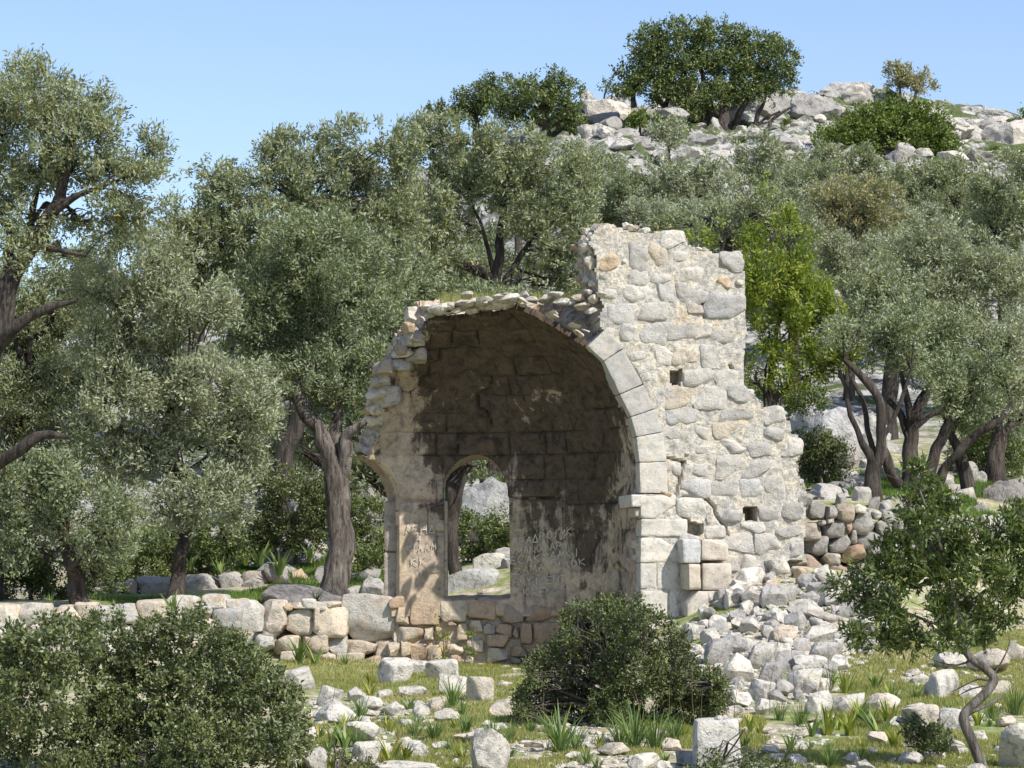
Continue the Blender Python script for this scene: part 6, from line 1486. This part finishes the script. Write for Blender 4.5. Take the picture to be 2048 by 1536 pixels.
while n < 60:
    px, py = cg.uniform(620, 2048), cg.uniform(1390, 1540)
    if 1060 < px < 1440 and py < 1462: continue
    n += 1; clump(px, py, cg.uniform(16, 38), cg.choice('gnybyn'), 'small strap leaved tuft growing between the foreground stones', 'small tufts between the foreground stones')
for (x, y, h_, k_, Y, lab) in [(345, 1228, 40, 'b', 36.0, 'green shoot standing on top of the terrace wall'), (520, 1130, 44, 'b', 45.5, 'clump behind the left half of the field wall'), (560, 1150, 50, 'b', 45.0, 'dark blades behind the field wall end'), (490, 1130, 34, 'y', 46, 'yellowish clump in the sunny patch behind the field wall'),
                               (620, 1125, 36, 'b', 46.0, 'green clump left of the pale trunk base'), (590, 1178, 30, 'g', 43.5, 'tuft on the flat grey slab'), (632, 1210, 26, 'g', 39.4, 'tuft behind the terrace wall top near the pale trunk'), (1008, 985, 40, 'b', 49.5, 'dark lily like leaves on top of the huge boulder behind the window'), (995, 985, 30, 'b', 49.4, 'smaller lily like leaves on the huge boulder'),
                               (440, 1150, 36, 'b', 45.0, 'large arum leaves in the shade of the left olives'), (380, 1140, 36, 'b', 45.2, 'second arum clump in the shade of the left olives'), (100, 1214, 26, 'n', 37.4, 'dry tuft on the far left of the terrace wall')]:
    clump(x, y, h_, k_, lab, 'clumps behind the walls', Y)
# dead flower stalks
st = random.Random(4)
stalks = [(1395, 1475, 1330), (1410, 1478, 1380), (1375, 1470, 1400), (660, 1420, 1350), (745, 1360, 1300), (885, 620, 505), (1100, 1490, 1380), (1280, 1480, 1380), (1330, 1470, 1370), (1540, 1430, 1330), (1590, 1410, 1290), (1650, 1400, 1270), (1470, 1470, 1350), (1690, 1400, 1300)]
for (x, y0, y1) in stalks:
    Y = 36.6 if y0 < 700 else None
    p = hit(x, y0) if Y is None else P(x, y0, Y)
    q = P(x + st.uniform(-18, 14), y1, p[1])
    V, F = tubes([(np.array([p, (p + q) / 2 + np.array([st.uniform(-.03, .03), 0, 0]), q]), np.array([.0045, .0035, .002]))], 4, wob=0.0)
    me = mesh_np('dry_stalk', V - p, F, True); o = obj('dry_stalk', me, L_DRY, loc=p)
    tag(o, 'thin green stalk standing on top of the apse' if Y else 'thin dead flower stalk standing among the foreground plants', 'plant', None if Y else 'dead flower stalks')

def grass(name, polys, dens, hgt, mat, Yr, seed, thr=-0.2):
    r = np.random.default_rng(seed); out = []
    for poly, (ya, yb, da, db) in polys:
        xs = [p[0] for p in poly]; ys = [p[1] for p in poly]
        n = int((max(xs) - min(xs)) * (max(ys) - min(ys)) * dens)
        px = r.uniform(min(xs), max(xs), n); py = r.uniform(min(ys), max(ys), n)
        k = inpoly(px, py, poly); px, py = px[k], py[k]
        Y = np.interp(py, [ya, yb], [da, db]); p = P(px, py, Y)
        p[:, 1] += r.normal(0, .15, len(p))
        k = fbm(p * np.array([1.3, 0.6, 0]), 2, 77) > (thr if max(ys) > 1500 or thr < -.2 else -0.6)
        out.append(p[k])
    p = np.concatenate(out); p[:, 2] = ground(p[:, 0], p[:, 1]) - 0.005
    n = len(p); a = r.uniform(0, 6.28, n); h_ = hgt * r.uniform(.5, 1.3, n) * (1 + .5 * fbm(p * 1.1, 2, 5)); w = .006 * r.uniform(.7, 1.5, n)
    sx, sy = np.cos(a) * w, np.sin(a) * w
    tip = p + np.stack([r.normal(0, .35, n) * h_, r.normal(0, .35, n) * h_, h_], -1)
    b0 = p - np.stack([sx, sy, 0 * sx], -1); b1 = p + np.stack([sx, sy, 0 * sx], -1)
    V = np.stack([b0, b1, tip], 1).reshape(-1, 3)
    at = np.clip(.5 + .3 * fbm(p * .9, 2, 6) + r.normal(0, .22, n), 0, 1)
    me = mesh_np(name, V, np.arange(3 * n).reshape(-1, 3), False, attr=at)
    o = obj(name, me, mat); tag(o, kind='stuff')
    return n
ng = grass('grass', [([(560, 1322), (1140, 1316), (1080, 1400), (1030, 1420), (900, 1440), (760, 1410), (640, 1385), (560, 1350)], (1320, 1430, 37.2, 25.9)),
                ([(1700, 1300), (1900, 1300), (2060, 1250), (2060, 1420), (1800, 1410), (1700, 1390)], (1250, 1424, 35, 26)),
                ([(620, 1430), (1500, 1440), (2060, 1420), (2060, 1550), (600, 1550)], (1424, 1550, 26.2, 20.3))], 0.75, 0.05, L_GRASS, None, 1, thr=-0.06)
grass('shaded_grass', [([(180, 1200), (600, 1196), (780, 1196), (780, 1140), (620, 1140), (480, 1180), (180, 1195)], (1140, 1202, 47, 40)), ([(890, 1130), (1020, 1130), (1020, 1090), (890, 1090)], (1090, 1130, 49, 45)), ([(440, 1150), (640, 1150), (700, 1100), (480, 1100)], (1100, 1150, 49, 46)),
                       ([(1610, 1010), (2050, 1060), (2050, 960), (1610, 960)], (960, 1060, 45, 40))], 0.9, 0.10, L_GRASSD, None, 2, thr=-0.3)
# grass on top of the apse
r = np.random.default_rng(33)
n = 5200
px = r.uniform(880, 1205, n); Yt = r.uniform(36.6, 38.2, n); p = P(px, 600, Yt); p[:, 2] = ZTOP - 0.06 + r.uniform(0, .05, n)
h_ = .16 * r.uniform(.4, 1.4, n); V = np.stack([p + [-.005, 0, 0], p + [.005, 0, 0], p + np.stack([r.normal(0, .3, n) * h_, r.normal(0, .3, n) * h_, h_], -1)], 1).reshape(-1, 3)
me = mesh_np('wall_top_grass', V, np.arange(3 * n).reshape(-1, 3), False, attr=np.clip(r.normal(.5, .25, n), 0, 1)); o = obj('wall_top_grass', me, L_GRASS); tag(o, kind='stuff')

# ------------------------------------------------------------------ origins of the Empties at each thing's base
for o in list(bpy.data.objects):
    if o.type == 'EMPTY' and o.parent is None:
        if '_placed' in o:
            del o['_placed']
            if '_base' in o: del o['_base']
            continue
        b = o.get('_base')
        if b is None:
            cs = [c for c in o.children]
            if not cs: continue
            b = [sum(c.location[i] for c in cs) / len(cs) for i in range(3)]
            if o.name.startswith('church'): b = [float(O[0]), float(O[1]), -1.2]
        b = Vector(b)
        for c in o.children: c.location = Vector(c.location) - b
        o.location = b
        if '_base' in o: del o['_base']
print('leaves', LEAFCOUNT[0], 'grass', ng, 'objects', len(bpy.data.objects))
